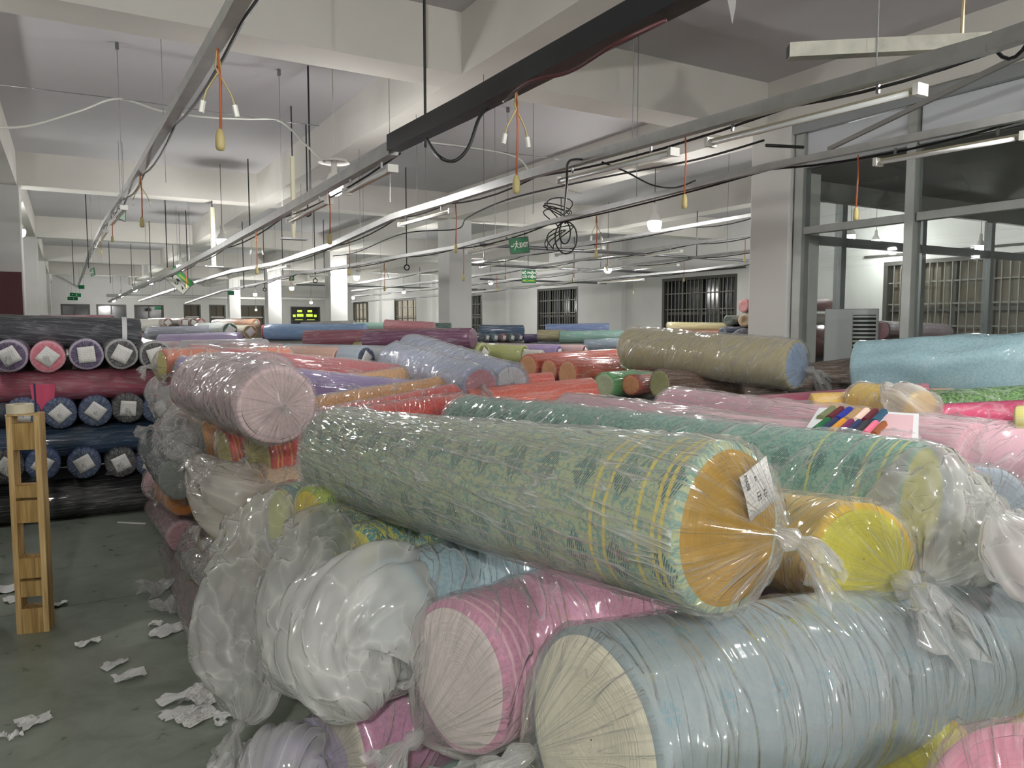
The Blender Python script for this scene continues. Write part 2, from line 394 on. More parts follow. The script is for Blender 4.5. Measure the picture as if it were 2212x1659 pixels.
def along(A,yaw,L,dz=0): a=math.radians(yaw); return Vector(A)+Vector((math.cos(a)*L,math.sin(a)*L,dz))
# ---------------------------------------------------------------- building shell
WALL=plain('painted_plaster','dfdedb',.85,var=.10,vs=1.3,bump=.08,bs=14)
BEAM=plain('painted_beam','e0ddd6',.85,var=.10,vs=1.6,bump=.08,bs=14)
CEIL=plain('painted_slab','c9c7ca',.9,var=.10,vs=.7)
def floor_mat():
    a=N('painted_concrete'); p=a.n('ShaderNodeTexCoord').outputs['Object']
    n1=a.noise(p,1.1,5,.6,.6); n2=a.noise(p,7,4,.5,.6)
    k=a.ma('MULTIPLY_ADD',a.ma('ADD',a.ma('MULTIPLY',n1,.6),a.ma('MULTIPLY',n2,.4)),3.2,-1.1,cl=True)
    col=a.mix(k,lin('737e70'),lin('a5ada0'))
    dust=a.ma('MULTIPLY_ADD',a.noise(p,2.6,5,.8,.7),5,-2.9,cl=True)
    col=a.mix(a.ma('MULTIPLY',dust,.45),col,lin('a5a69c'))
    sp=a.n('ShaderNodeSeparateXYZ',{0:p})
    j=a.ma('LESS_THAN',a.ma('ABSOLUTE',a.ma('SUBTRACT',a.ma('FRACT',a.ma('MULTIPLY_ADD',sp.outputs[1],1/3.2,-.08)),.5)),.0012)
    col=a.mix(a.ma('MULTIPLY',j,.8),col,lin('2c322e'))
    ro=a.ma('MULTIPLY_ADD',n2,.35,.16,cl=True)
    return a.end(a.n('ShaderNodeBsdfPrincipled',{'Base Color':col,'Roughness':ro,'Normal':a.n('ShaderNodeBump',{'Height':n2,'Strength':.08,'Distance':.01}).outputs[0]}))
X0,X1,Y0,Y1=-6.0,11.2,-5.0,36.2
SOF,SLB=3.30,3.70
struct(MB().box((X0-.3,Y0-.3,-.2),(X1+.3,Y1+.3,0)).build('floor',floor_mat()))
struct(MB().box((X0-.3,Y0-.3,SLB),(X1+.3,Y1+.3,SLB+.2)).build('ceiling',CEIL))
LX=[(-3.75,-3.45),(-.8,-.45),(2.33,2.57),(5.25,5.62),(8.15,8.45)]
CB=[4.65+6.28*i for i in range(-1,5)]
n_=1
for a,b in LX:
    struct(MB().box((a,Y0,SOF),(b,Y1,SLB)).build('trim_%d'%n_,BEAM)); n_+=1
for yb in CB:
    xs=[X0]+[v for ab in LX for v in ab]+[X1]; m=MB()
    for i in range(0,len(xs),2): m.box((xs[i],yb,SOF+.001),(xs[i+1],yb+.32,SLB))
    struct(m.build('trim_%d'%n_,BEAM)); n_+=1
def column(x,y,label):
    o=MB().box((x,y,0),(x+.40,y+.42,SOF)).build('column',WALL,bevel=.01); o['kind']='structure'; return o
for i,yb in enumerate(CB):
    column(-.83,yb-.03,'')
    column(5.27 if i==1 else 5.24,yb-.24 if i==1 else yb,'')
# walls with openings
def wall(name,axis,pos,a0,a1,z1,ops,th=.22,side=1):
    m=MB(); cur=a0
    def bx(u0,u1,z0,zz):
        if axis=='x': m.box((pos,u0,z0),(pos+th*side,u1,zz)) if side>0 else m.box((pos-th,u0,z0),(pos,u1,zz))
        else: m.box((u0,pos,z0),(u1,pos+th,zz)) if side>0 else m.box((u0,pos-th,z0),(u1,pos,zz))
    for (u0,u1,z0,zz) in sorted(ops):
        bx(cur,u0,0,z1); bx(u0,u1,0,z0); bx(u0,u1,zz,z1); cur=u1
    bx(cur,a1,0,z1)
    struct(m.build(name,WALL))
RW=[(26.2,28.4,.95,2.6),(31.4,33.4,.95,2.6),(21.0,23.0,.95,2.6),(15.85,17.8,.95,2.6),(10.55,12.7,.95,2.62),(5.35,7.5,.95,2.62),(.2,2.3,.95,2.62)]
FW=[(-.2,.85,1,2.46),(1.08,2.2,1,2.46),(2.5,3.65,1,2.46),(4.45,5.15,1,2.5),(5.5,6.2,1,2.5),(6.6,7.9,1,2.5),(9.1,10.5,1,2.46)]
wall('wall_right','x',X1,Y0,Y1,SLB,RW); wall('wall_far','y',Y1,X0,X1,SLB,FW)
struct(MB().box((X0-.2,Y0,0),(X0,Y1,SLB)).build('wall_left',WALL))
struct(MB().box((X0,Y0-.2,0),(X1,Y0,SLB)).build('wall_back',WALL))
NIGHT=plain('night_glass','23262a',.12,spec=.6); DARK=plain('dark_steel','55544f',.5,.3); BAR=plain('grey_bars','8b8a84',.5,.2)
CURT=plain('brown_curtain','6a6152',.6)  # plain brown curtain colour
LITG=emit('cfc3ad',.55,'lit_pane'); GRN=emit('b9d24a',.9,'lit_foliage_pane')
def window(i,axis,pos,u0,u1,z0,z1,style):
    nm='window_%d'%i
    def P(u,d,z): return Vector((pos+d,u,z)) if axis=='x' else Vector((u,pos+d,z))
    def bb(m,ua,ub,d0,d1,za,zb):
        p=P(ua,d0,za);q=P(ub,d1,zb); m.box((min(p.x,q.x),min(p.y,q.y),min(p.z,q.z)),(max(p.x,q.x),max(p.y,q.y),max(p.z,q.z)))
    fr=MB()
    bb(fr,u0,u0+.07,.0,.18,z0,z1);bb(fr,u1-.07,u1,.0,.18,z0,z1);bb(fr,u0+.07,u1-.07,.0,.18,z1-.06,z1);bb(fr,u0+.07,u1-.07,.0,.18,z0,z0+.06)
    k=3 if u1-u0>1.6 else 1
    for j in range(1,k+1):
        u=u0+(u1-u0)*j/(k+1); bb(fr,u-.025,u+.025,.09,.14,z0+.06,z1-.06)
    zm=z0+(z1-z0)*.55; bb(fr,u0+.07,u1-.07,.08,.13,zm-.03,zm+.03)
    root=struct(fr.build(nm,DARK))
    g=MB(); bb(g,u0+.07,u1-.07,.15,.16,z0+.06,z1-.06)
    g.build('pane',{'dark':NIGHT,'curtain':CURT,'lit':LITG,'green':NIGHT}[style],root)
    if axis=='x':
        bars=MB(); nb=max(6,int((u1-u0)/.115))
        if style!='lit' or True:
            for j in range(1,nb): u=u0+.05+(u1-u0-.1)*j/nb; bb(bars,u-.007,u+.007,.02,.034,z0+.06,z1-.06)
            for j in range(1,5): z=z0+(z1-z0)*j/5; bb(bars,u0+.07,u1-.07,.036,.05,z-.01,z+.01)
            bars.build('bars',BAR,root)
    elif style=='curtain':
        b=MB(); zz=1.95; bb(b,u0+.0701,u1-.0701,.02,.05,zz-.03,zz+.03); b.build('cross_bar',plain('white_bar','d0d0cc',.5),root)
    if style=='green':
        b=MB(); c=(u0+u1)/2
        for s in(-1,1):
            for (dx,z,w,h) in ((.24,2.25,.22,.10),(.22,2.05,.3,.13),(.5,2.03,.12,.12),(.28,1.82,.36,.07),(.3,1.55,.3,.12)):
                bb(b,c+s*dx-w/2,c+s*dx+w/2,.12,.14,z-h/2,z+h/2)
        b.build('lit_panes',GRN,root)
    return root
i=1
for w in RW:
    window(i,'x',X1,*w,style='lit' if 23.5<w[0]<34 else ('curtain' if w[0]<6 else 'dark')); i+=1
for j,w in enumerate(FW):
    window(i,'y',Y1,*w,style=('dark','dark','dark','curtain','curtain','curtain','green')[j]); i+=1
# pelmet rods over the right wall windows
for k,w in enumerate(RW[2:6]):
    o=MB().tube([(X1-.06,w[0]-.25,w[3]+.1),(X1-.06,w[1]+.3,w[3]+.1)],.018,6).tube([(X1-.06,w[0]-.2,w[3]+.1),(X1,w[0]-.2,w[3]+.1)],.012,5).tube([(X1-.06,w[1]+.2,w[3]+.1),(X1,w[1]+.2,w[3]+.1)],.012,5).build('curtain_rod',DARK)
    tag(o,['dark curtain rod above the third barred window from the glass office on the right wall','dark curtain rod above the barred window half hidden behind the white pillar','dark curtain rod above the large barred window next to the white pillar','dark curtain rod seen through the office glass above a barred window'][k],'curtain rod')
# pilasters on the right wall
m=MB()
for yy in (8.75,13.95,19.3,24.5,29.8): m.box((X1-.12,yy,0),(X1,yy+.45,SLB))
struct(m.build('trim_%d'%n_,WALL)); n_+=1
# maroon notice board on the left
o=MB().box((-1.6,10.72,1.2),(-.44,10.76,2.26)).build('notice_board',plain('maroon_board','5e2228',.5,var=.1)); tag(o,'dark maroon panel standing against the white pillar at the far left','panel')
# ---------------------------------------------------------------- glass office
ALU=plain('brushed_aluminium','b4b7b4',.35,.45,var=.15,vs=9); ALUD=plain('grey_frame','9fa3a4',.4,.3)
gm=N('clear_glass'); fr_=gm.n('ShaderNodeLayerWeight',{'Blend':.5}).outputs['Facing']
GLASS=gm.end(gm.n('ShaderNodeMixShader',{0:gm.ma('MULTIPLY_ADD',gm.ma('POWER',fr_,5),.5,.025,cl=True),1:gm.n('ShaderNodeBsdfTransparent',{'Color':(.87,.885,.88,1)}),2:gm.n('ShaderNodeBsdfGlossy',{'Color':(1,1,1,1),'Roughness':.02})}))
root=empty('glass_partition',(5.33,2.4,0),'aluminium framed glass partition running from the white pillar towards the right edge','partition')
def sub(mb,name,mat,bevel=0):
    mb.v=[(v[0]-root.location.x,v[1]-root.location.y,v[2]-root.location.z) for v in mb.v]; return mb.build(name,mat,root,bevel=bevel)
ys=[4.35,3.37,2.19,1.02]
for k,y in enumerate(ys): sub(MB().box((5.30,y-.035 if k else y-.05,0),(5.40,y+.035,3.215)),'mullion',ALU,.004)
sub(MB().box((5.28,.9,3.217),(5.42,4.40,3.298)),'head_rail',ALUD)
for k in range(3):
    sub(MB().box((5.31,ys[k+1]+.036,2.39),(5.38,ys[k]-.052,2.45)),'transom',ALU,.003)
    sub(MB().box((5.31,ys[k+1]+.036,2.93),(5.37,ys[k]-.052,2.965)),'transom',ALUD)
    sub(MB().box((5.335,ys[k+1]+.036,2.966),(5.345,ys[k]-.052,3.214)),'infill_panel',plain('pale_panel','cfd3d8',.5))
    sub(MB().box((5.338,ys[k+1]+.036,2.451),(5.344,ys[k]-.052,2.929)),'glass_pane',GLASS)
    sub(MB().box((5.338,ys[k+1]+.036,.3),(5.344,ys[k]-.052,2.389)),'glass_pane',GLASS)
root=empty('glass_partition',(8.4,4.75,0),'rear glass partition of the office with grey mullions, behind the front pane','partition')
xs=[5.75,6.37,7.65,8.94,10.2,11.1]
for x in xs: sub(MB().box((x-.035,4.68,0),(x+.035,4.76,3.296)),'mullion',ALUD)
for k in range(5):
    sub(MB().box((xs[k]+.041,4.69,2.38),(xs[k+1]-.041,4.75,2.46)),'transom',ALUD)
    sub(MB().box((xs[k]+.041,4.717,2.461),(xs[k+1]-.041,4.723,3.29)),'glass_pane',GLASS)
    sub(MB().box((xs[k]+.041,4.717,.3),(xs[k+1]-.041,4.723,2.379)),'glass_pane',GLASS)
struct(MB().box((5.425,.9,2.93),(11.1,4.655,2.962)).build('trim_%d'%n_,plain('office_ceiling','8a8886',.8))); n_+=1
struct(MB().box((5.72,4.60,2.76),(11.1,4.66,2.9295)).build('trim_%d'%n_,plain('office_header','9a9996',.7))); n_+=1
# floor standing air conditioner in the office
PA=T(1838,720,6.6); xa=PA.x-.21; xb=PA.x+.21; zt=T(1838,667,6.45).z; hw=(xb-xa); ya=PA.y-4.16-.15
WH=plain('white_enamel','dcdcdf',.35)
root=empty('air_conditioner',(PA.x,4.31,0),'white floor standing air cooler with dark louvres behind the office glass','air conditioner')
sub(MB().box((xa,4.16,.002),(xb,4.50,zt)),'casing',WH,.008)
lou=MB()
dk=MB()
for (ua,ub,za,zb) in ((.53,.95,zt-.50,zt-.05),(.05,.46,zt-.86,zt-.56),(.53,.95,zt-.86,zt-.56),(.05,.46,zt-1.25,zt-.92),(.53,.95,zt-1.25,zt-.92)):
    dk.box((xa+hw*ua,4.152,za),(xa+hw*ub,4.1595,zb)); nz=int((zb-za)/.034)
    for j in range(nz): z=za+(zb-za)*(j+.5)/nz; lou.box((xa+hw*ua,4.140,z-.0075),(xa+hw*ub,4.1515,z+.0075))
sub(dk,'vent_opening',plain('vent_dark','2c2a2b',.7)); sub(lou,'louvre',WH); root.location=(PA.x,PA.y,0); root.rotation_euler=(0,0,math.radians(-54))
# ---------------------------------------------------------------- things overhead
STEEL=plain('galvanised_steel','97979a',.35,.8,var=.2,vs=12); RAILM=plain('rail_steel','c4c4c3',.35,.3,var=.2,vs=12); BLACKM=plain('black_paint','232427',.45); RODM=plain('black_rod','2a2a2c',.5,.4)
WHT=plain('white_plastic','e6e5df',.4); YEL=plain('yellowed_plastic','b3a470',.5); ORC=plain('orange_cord','b5623f',.5); WIRE=plain('black_wire','1b1b1d',.5); WW=plain('white_wire','cfcfc8',.5); TUBE=plain('glass_tube','eef0f0',.12)
def px_path(pts,z):
    """points along one overhead line: plane X fixed by the first point at height z"""
    P0=Zp(*pts[0],z); return [Xp(x,y,P0.x) for x,y in pts]
RAILS={}
def rail(key,pts,z,label,w=.035,h=.036,mat=None,wires=True):
    mat=mat or RAILM; P=px_path(pts,z); P=[p for p in P]; 
    # extend towards the viewer
    d=(P[0]-P[1]).normalized(); P=([Vector(P[0])+Vector((0,-1.6,0))]+P) if key in 'ABCD' else P
    RAILS[key]=P
    root=empty('overhead_rail',P[0],label,'rail','overhead power rails')
    m=MB()
    Q=[p-P[0] for p in P]
    for a,b in zip(Q[:-1],Q[1:]): m.bar(a,b,w,h)
    m.build('rail_body',mat,root)
    if wires:
        m=MB()
        for a,b in zip(Q[:-1],Q[1:]):
            k=max(1,int((b-a).length/1.4)); 
            for j in range(k): m.tube(sag(a.lerp(b,j/k)+Vector((w*.7,0,-h*.3)),a.lerp(b,(j+1)/k)+Vector((w*.7,0,-h*.3)),.018+.02*random.random(),5),.006,5)
        m.build('cable',WIRE,root)
        for a,b in (list(zip(Q[:-1],Q[1:]))[2:] if key in 'CDEG' else []):
            k=max(1,int((b-a).length/3.2))
            for j in range(k): c=a.lerp(b,(j+.5)/k); MB().tube([c,Vector((c.x,c.y,SLB-P[0].z))],.0025,5).build('hanger_wire',STEEL,root)
    return root
def rail_at(key,px):
    """point of the rail seen at image column px"""
    P=RAILS[key]; best=None
    for a,b in zip(P[:-1],P[1:]):
        for j in range(41):
            q=a.lerp(b,j/40); v=q-CAM; t=v.dot(fw)
            if t<.3: continue
            x=CX+F*v.dot(rt)/t; e=abs(x-px)
            if best is None or e<best[0]: best=(e,q)
    return Vector(best[1])
random.seed(5)
rail('A',[(500,30),(300,370),(228,478),(193,545),(178,592),(158,640)],2.5,'leftmost overhead steel rail, running to the green exit signs at the far end',w=.042,h=.04)
rail('B',[(1440,0),(1000,235),(850,310)],2.5,'thick black overhead rail crossing the middle of the ceiling',w=.07,h=.075,mat=plain('black_trunking','2b2c30',.4,.3),wires=False)
rail('B2',[(850,322),(600,465),(480,532),(380,585),(300,620),(235,652)],2.5,'steel rail that continues the black one towards the row of bulbs',w=.05,h=.055)
rail('C',[(2212,70),(2140,95),(1700,218),(1150,375),(960,435),(850,468),(720,528),(600,568),(500,586),(420,610),(300,650)],2.5,'bright steel rail from the top right corner across the whole hall',w=.045,h=.05)
rail('D',[(2212,250),(1660,360),(1180,482),(980,535),(870,553),(720,580),(640,590),(560,612),(480,628),(400,655)],2.5,'second steel rail from the right edge, carrying the EXIT sign')
rail('E',[(1640,462),(1490,488),(1250,530),(1037,566),(900,590),(760,614)],2.74,'grey rail passing just behind the white pillar, below the EXIT sign rail')
rail('F',[(1640,505),(1500,525),(1250,562),(1037,594),(900,612),(760,628)],2.7,'rail holding the green MECHANIC sign')
rail('G',[(1640,540),(1500,556),(1250,586),(1037,612),(900,626),(760,640)],2.62,'thin rail second nearest to the barred windows')
rail('H',[(1640,565),(1500,584),(1250,606),(1037,630),(900,641),(760,652)],2.58,'thin rail nearest to the barred windows')
# pipes across the hall
for k,(p,z) in enumerate((((1037,529),2.62),((900,566),2.62),((1037,603),2.6),((640,615),2.7),((230,638),2.75))):
    a=Zp(*p,z); xe=min(11.0,a.x+ (5.5 if k<4 else 9)); 
    o=MB().tube([a+Vector((.55 if k==1 else 0,0,0)),(xe,a.y,z)],.022 if k<4 else .06,7).tube([(a.x+1.2,a.y,z),(a.x+1.2,a.y,SOF-.002 if k<4 else SLB-.002)],.008,5).tube([(a.x+3.6,a.y,z),(a.x+3.6,a.y,SOF-.002 if k<4 else SLB-.002)],.008,5).build('cross_pipe',STEEL if k<4 else WALL,smooth=True)
    tag(o,['grey cross pipe just behind the EXIT sign','grey cross pipe between the two white pillars left of the EXIT sign','grey cross pipe behind the MECHANIC sign','grey cross pipe near the far green lit window','pale cross pipe high in front of the far wall'][k],'pipe')
def batten(key,x0,x1,label,off=-.075,tube=True,dx=.03):
    a=rail_at(key,x0);b=rail_at(key,x1); d=(b-a); L=d.length
    root=empty('fluorescent_lamp',a+Vector((dx,0,off)),label,'lamp','unlit fluorescent tubes under the rails')
    d=Vector(d); m=MB().bar(d*0,d,.026,.022); m.build('housing',plain('cream_housing','cfc7ae',.5),root)
    if tube:
        u=d.normalized(); MB().tube([u*.03+Vector((-.03,0,-.012)),d-u*.03+Vector((-.03,0,-.012))],.0095,8).build('tube',TUBE,root,smooth=True)
    for p in (d*0,d): MB().box((p.x-.042,p.y-.010,p.z-.024),(p.x+.014,p.y+.010,p.z+.014)).build('end_cap',WHT,root)
    for f_ in (.15,.85): p=d*f_; MB().box((p.x-.005-dx,p.y-.005,p.z+.0145),(p.x+.005-dx,p.y+.005,p.z-off-.03)).build('bracket',STEEL,root)
BT=[('B2',840,745,'unlit fluorescent lamp under the end of the black rail'),('B2',705,623,'unlit fluorescent lamp left of the big bulb, by the white pole'),
('C',1980,1530,'long cream fluorescent lamp under the bright rail, nearest the top right'),('C',1455,1203,'unlit fluorescent lamp above the tangled black cable'),('C',973,862,'unlit fluorescent lamp under the bright rail at the middle of the ceiling'),('C',620,578,'small distant fluorescent lamp on the bright rail left of the white pillar'),
('D',2212,1900,'fluorescent lamp on the rail in front of the office glass'),('D',1108,1009,'fluorescent lamp immediately left of the EXIT sign'),('D',825,770,'fluorescent lamp on the rail in front of the middle white pillar'),('D',708,670,'short fluorescent lamp on the rail between two white pillars'),
('E',1300,1200,'fluorescent lamp below and behind the tangled cable'),('E',1080,1037,'fluorescent lamp under the rail beside the pillar, below the EXIT sign'),('F',1470,1330,'fluorescent lamp behind the brightest hanging bulb'),('F',1230,1160,'pale fluorescent lamp right of the MECHANIC sign'),('G',1460,1370,'fluorescent lamp above the large barred window'),('H',1390,1290,'fluorescent lamp reflecting a bulb between the barred windows'),('A',262,236,'fluorescent lamp on the left rail just past the second socket'),('A',225,205,'fluorescent lamp on the left rail further down the hall')]
for k in BT: batten(*k)
def bulb(P,label,s=1.0,top=SLB,refl=False,on=1,shade=False):
    P=Vector(P); root=empty('led_bulb',P,label,'bulb','lit bulbs hanging from the ceiling')
    MB().tube([(0,0,.1*s),(0,0,top-P.z)],.0035,5).build('cord',WW if refl else WIRE,root)
    MB().lathe([(.004,.13*s),(.016*s,.125*s),(.018*s,.06*s),(.03*s,.05*s),(.052*s,.005*s),(.05*s,0)],n=14).build('socket',WHT,root,smooth=True)
    e=MB().lathe([(.001,-.075*s),(.025*s,-.072*s),(.044*s,-.058*s),(.052*s,-.03*s),(.052*s,-.002*s)],n=12)
    e.build('diffuser',emit('f4f8ff',14,'bulb_glow'),root,smooth=True)
    ld=bpy.data.lights.new('bulb_light','POINT'); ld.energy=BULB_POWER*on; ld.shadow_soft_size=.05; ld.color=(1,.985,.95)
    lo=bpy.data.objects.new('bulb_light',ld); COL.objects.link(lo); lo.parent=root; lo.location=(0,0,-.135*s)
    if shade: MB().lathe([(.26,-.17),(.24,-.10),(.16,0),(.06,.07),(.03,.09),(.004,.09)],n=24).build('shade',plain('fill_lamp_shade','c9cbc9',.4),root,smooth=True)  # added shade, keeps the unseen fill lamp's light off the slab
    if refl: MB().lathe([(.12,.15),(.1,.175),(.03,.185),(.004,.19)],n=20).build('reflector',WHT,root,smooth=True)
BL=[((722,395),5.83,'big bulb under a round white shade, nearest in the left half of the ceiling',1.15,True),
((1414,478),6.29,'bright bulb on a black cord right of the tangled cable',1.25,False),((968,556),11.45,'bulb hanging close to the left side of the wide white pillar in the middle',1.2,False),
((770,596),16.9,'bulb just right of the second white pillar',1.2,False),((480,517),10.5,'second bulb of the long row, above the hanging white pole',1.2,False),
((390,573),15.5,'bulb above the tilted green and white board',1.2,False),((325,606),21.2,'fourth bulb of the long row, left of the tilted board',1.2,False),
((291,623),26,'fifth bulb of the long row towards the far windows',1.2,False),((262,636),30,'sixth bulb of the long row, over the far windows',1.2,False),((245,647),34,'last and farthest bulb of the long row',1.2,False),
((630,620),23.1,'bulb under the small green sign between two pillars',1.2,False),((551,634),29,'small bulb left of the pillar beside the curtained windows',1.2,False),
((872,628),23.5,'bulb above the beige lit window',1.1,False),((1060,607),17.3,'bulb between the wide pillar and the MECHANIC sign',1.1,False),((1313,578),10.4,'bulb with a white neck between the two barred windows',1.1,False),
((763,642),29,'dim small bulb in front of the narrow lit window',1.0,False),((672,652),31,'small bulb above the green lit window',1.0,False),((553,668),33,'tiny bulb low before the curtained window',.8,False),((42,496),12.2,'bulb peeping from behind the left white pillar',1.2,False),
((1892,518),7.3,'left bulb seen through the office glass',1.0,False),((2118,531),5.3,'right bulb seen through the office glass',1.0,False),((1838,507),6.6,'bulb beside the rear mullion, leftmost behind the office glass',1.0,False)]
for (p,Y,lb,s,rf) in BL: bulb(Yp(*p,Y),lb,s*1.15,refl=rf,on=.45 if rf else (.6 if 'office' in lb else .68))
for P,lb,on,sh in (((-.9,6.3,2.8),'bulb just outside the left edge',.3,0),((-.6,-1.2,2.7),'bulb behind the viewer over the aisle',3.6,0),((2.4,-2.6,2.75),'bulb far behind the viewer over the pile',2.2,0),((3.35,1.1,2.95),'added shaded fill lamp, unseen past the right edge, brightening the pink rolls',1.4,1),((-3,12,2.8),'bulb in the left bay',1,0),((-3,22,2.8),'bulb in the far left bay',1,0)): bulb(P,lb,1.3,on=on,shade=sh)  # the shaded lamp is added out of view to brighten the roll tops
def pend(key,px,L,label,lead=False,sock=.038,leadL=.16,col=None):
    P=rail_at(key,px); P.z-=.03; root=empty('hanging_socket',P,label,'socket','yellowed sockets on cords under the rails')
    MB().tube([(0,0,0),(.006,0,-L*.4),(.003,.003,-L)],.004,6).build('cord',col or ORC,root,smooth=True)
    m=MB(); m.lathe([(.002,-L-.062),(.011,-L-.06),(.0145,-L-.05),(.0135,-L-.018),(.008,-L),(.003,-L+.004)],n=8); m.build('socket_body',YEL,root,smooth=True)
    if lead:
        for s in (-1,1):
            m=MB().tube([(0,0,0),(s*-.008,0,-leadL*.35),(s*.035,0,-leadL*.8),(s*.045,0,-leadL)],.003,5); m.build('lead',YEL,root)
            MB().tube([(s*.045,0,-leadL),(s*.052,0,-leadL-.035)],.008,6).build('connector',WHT,root)
PN=[('A',468,.24,'socket on an orange cord with two white leads, nearest under the left rail',True),('A',302,.26,'brown socket on a cord under the left rail, second nearest',True),('A',240,.2,'small socket on a reddish cord, third under the left rail',False),('A',216,.2,'small socket, fourth under the left rail',False),
('B',1112,.30,'white socket on an orange cord under the black rail',True),('B2',713,.26,'socket on an orange cord just left of the big shaded bulb',False),('B2',551,.3,'socket with two leads under the rail over the far pile',True),('B2',402,.22,'socket hanging by the tilted green board',False),
('C',1488,.26,'yellow socket under the bright rail left of the pillar',False),('C',983,.3,'socket under the bright rail by the wide pillar top',False),('C',753,.28,'socket in front of the second white pillar',False),
('D',1860,.26,'cream socket on an orange cord in front of the office glass',False),('D',1284,.26,'socket with two leads right of the tangled cable',True),('D',1001,.26,'socket at the left end of the lamp beside the EXIT sign',False),('D',829,.3,'socket on a long cord right of the second pillar',True),('D',625,.25,'socket before the small green sign',False),
('E',1092,.25,'socket below the EXIT sign',False),('E',1313,.3,'pale socket cord above the bulb between the barred windows',False),('F',1240,.25,'socket above the right end of the left barred window',False),('F',1072,.25,'socket left of the MECHANIC sign',False),('G',1480,.25,'socket above the large barred window',False),('H',1367,.25,'thin socket at the wall pilaster',False),('F',1610,.22,'small socket next to the pillar edge',False)]
for q in PN: pend(*q)
# black and white rods hanging from the slab
def rod(x,y0,y1,Y,label,mat=RODM,r=.007,ring=False,foot=False,name='hanging_rod'):
    a=Yp(x,y0,Y);b=Yp(x,y1,Y); root=empty(name,a,label,'rod','rods hanging from the ceiling')
    MB().tube([(0,0,max(0,SLB-a.z) if not foot else 0),(0,0,b.z-a.z)],r,6).build('shaft',mat,root)
    if ring:
        c=b.z-a.z-.035; MB().tube([(.035*math.cos(t*PI/8),0,c+.035*math.sin(t*PI/8)) for t in range(17)],.008,5,caps=False).build('ring',mat,root)
    if foot:
        MB().box((-.12,-.05,b.z-a.z-.012),(.12,.05,b.z-a.z)).build('foot_plate',STEEL,root); MB().tube([(0,0,0),(0,0,SLB-a.z)],.006,5).build('hanger_wire',RODM,root)
rod(918,185,318,3.6,'black rod hanging beside the thick black rail')
rod(668,282,420,6.2,'dark rod with a white tip left of the big bulb')
rod(631,338,515,7.4,'thick white pole with a small foot plate hanging left of the big bulb',mat=plain('ivory_paint','d6d2b6',.5),r=.022,foot=True)
rod(458,448,575,11,'second white pole hanging further down the hall',mat=plain('ivory_paint','d6d2b6',.5),r=.03,foot=True)
rod(663,380,452,8,'thin rod ending in a grey ring above the rail',ring=True)
rod(878,515,572,9.5,'black hook rod with a ring at the end, right of the pillar',ring=True)
rod(680,560,602,13,'black hook rod with a ring between two pillars',ring=True)
rod(571,600,622,17,'small ring hook over the distant rolls',ring=True)
rod(538,440,493,10,'thin black rod above the rail on the left',)
for k,(x,a,b,Y) in enumerate(((525,555,622,13),(405,575,620,15),(375,580,630,19),(325,560,600,17),(285,600,618,22),(189,522,580,14),(237,580,612,20),(158,572,616,20),(360,535,578,12),(610,548,596,15),(1240,575,600,12),(700,560,590,15))):
    rod(x,a,b,Y,'thin dark hanger rod '+['above the pale distant rolls','right of the tilted board','over the tilted board','left of the tilted board','near the far bulbs','above the left green sign','in the middle of the far bays','left of the left rail end','right of the second bulb','between the middle pillars','over the left barred window','behind the second pillar'][k],r=.007)
for k,(x,y,Y) in enumerate(((347,75,5.2),(257,215,6.4),(605,262,6.4),(1097,330,6.4),(1152,225,5.2),(840,170,5.2),(1575,330,6.6),(405,447,11.5),(195,430,12),(214,425,12.4),(730,320,8),(480,470,16))):
    p=Yp(x,y,Y); p.z=min(p.z,3.68); q=Vector((p.x,p.y,2.52))
    m=MB().tube([q,(p.x,p.y,SLB)],.0025,4).box((p.x-.012,p.y-.012,SLB-.05),(p.x+.012,p.y+.012,SLB-.002)); o=m.build('hanger_wire',STEEL)
    tag(o,'thin wire dropping from a ceiling bracket '+['by the left rail, nearest','at the first bend of the white cable','at the second bend of the white cable','over the middle of the bright rail','under the near beam by the fluorescent lamp','left of the black rod','close to the right white pillar','over the far left bay','left of the left rail','right beside the left rail','behind the big bulb','near the second bulb'][k],'wire','ceiling wires')
# white cable swagged along the slab, thin wires and black cables
def cable(pts,r,mat,label,name='cable'):
    o=MB().tube(pts,r,6).build(name,mat,smooth=True); return tag(o,label,'cable')
def smooth_path(P,k=8):
    out=[]
    for i in range(len(P)-1):
        p0=P[max(0,i-1)];p1=P[i];p2=P[i+1];p3=P[min(len(P)-1,i+2)]
        for s in range(k):
            t=s/k; out.append(p0*(-.5*t+t*t-.5*t**3)+p1*(1-2.5*t*t+1.5*t**3)+p2*(.5*t+2*t*t-1.5*t**3)+p3*(-.5*t*t+.5*t**3))
    return out+[P[-1]]
cable(smooth_path([Yp(-30,276,6.0),Yp(60,272,6.1),Yp(170,240,6.2),Yp(255,213,6.4),Yp(350,240,6.3),Yp(450,253,6.2),Yp(530,257,6.2),Yp(605,262,6.2),Yp(660,312,6.0),Yp(702,350,5.85)]),.008,WW,'white cable swagged across the left bay down to the big bulb')
cable([Yp(0,183,6.3),Yp(257,213,6.4),Yp(605,262,6.2),Yp(690,272,6.1)],.003,STEEL,'thin straight wire above the white cable')
cable(smooth_path([Yp(870,300,6.4),Yp(1097,333,6.2),Yp(1150,375,6.0),Yp(1205,402,6.0),Yp(1260,420,6.0)]),.007,WW,'pale cable running from the black rail over the bright rail')
cable([Yp(880,305,6.3),Yp(1097,330,6.3),Yp(1300,355,6.3)],.003,STEEL,'thin straight wire across the middle bay')
cable(smooth_path([rail_at('B',1445)+Vector((0,0,-.05)),Zp(1330,95,2.4),Zp(1230,155,2.4),Zp(1140,178,2.42),rail_at('B',1090)+Vector((0,0,-.05))]),.006,plain('red_black_wire','4a2224',.5),'dark red and black cable hanging below the black rail at the top')
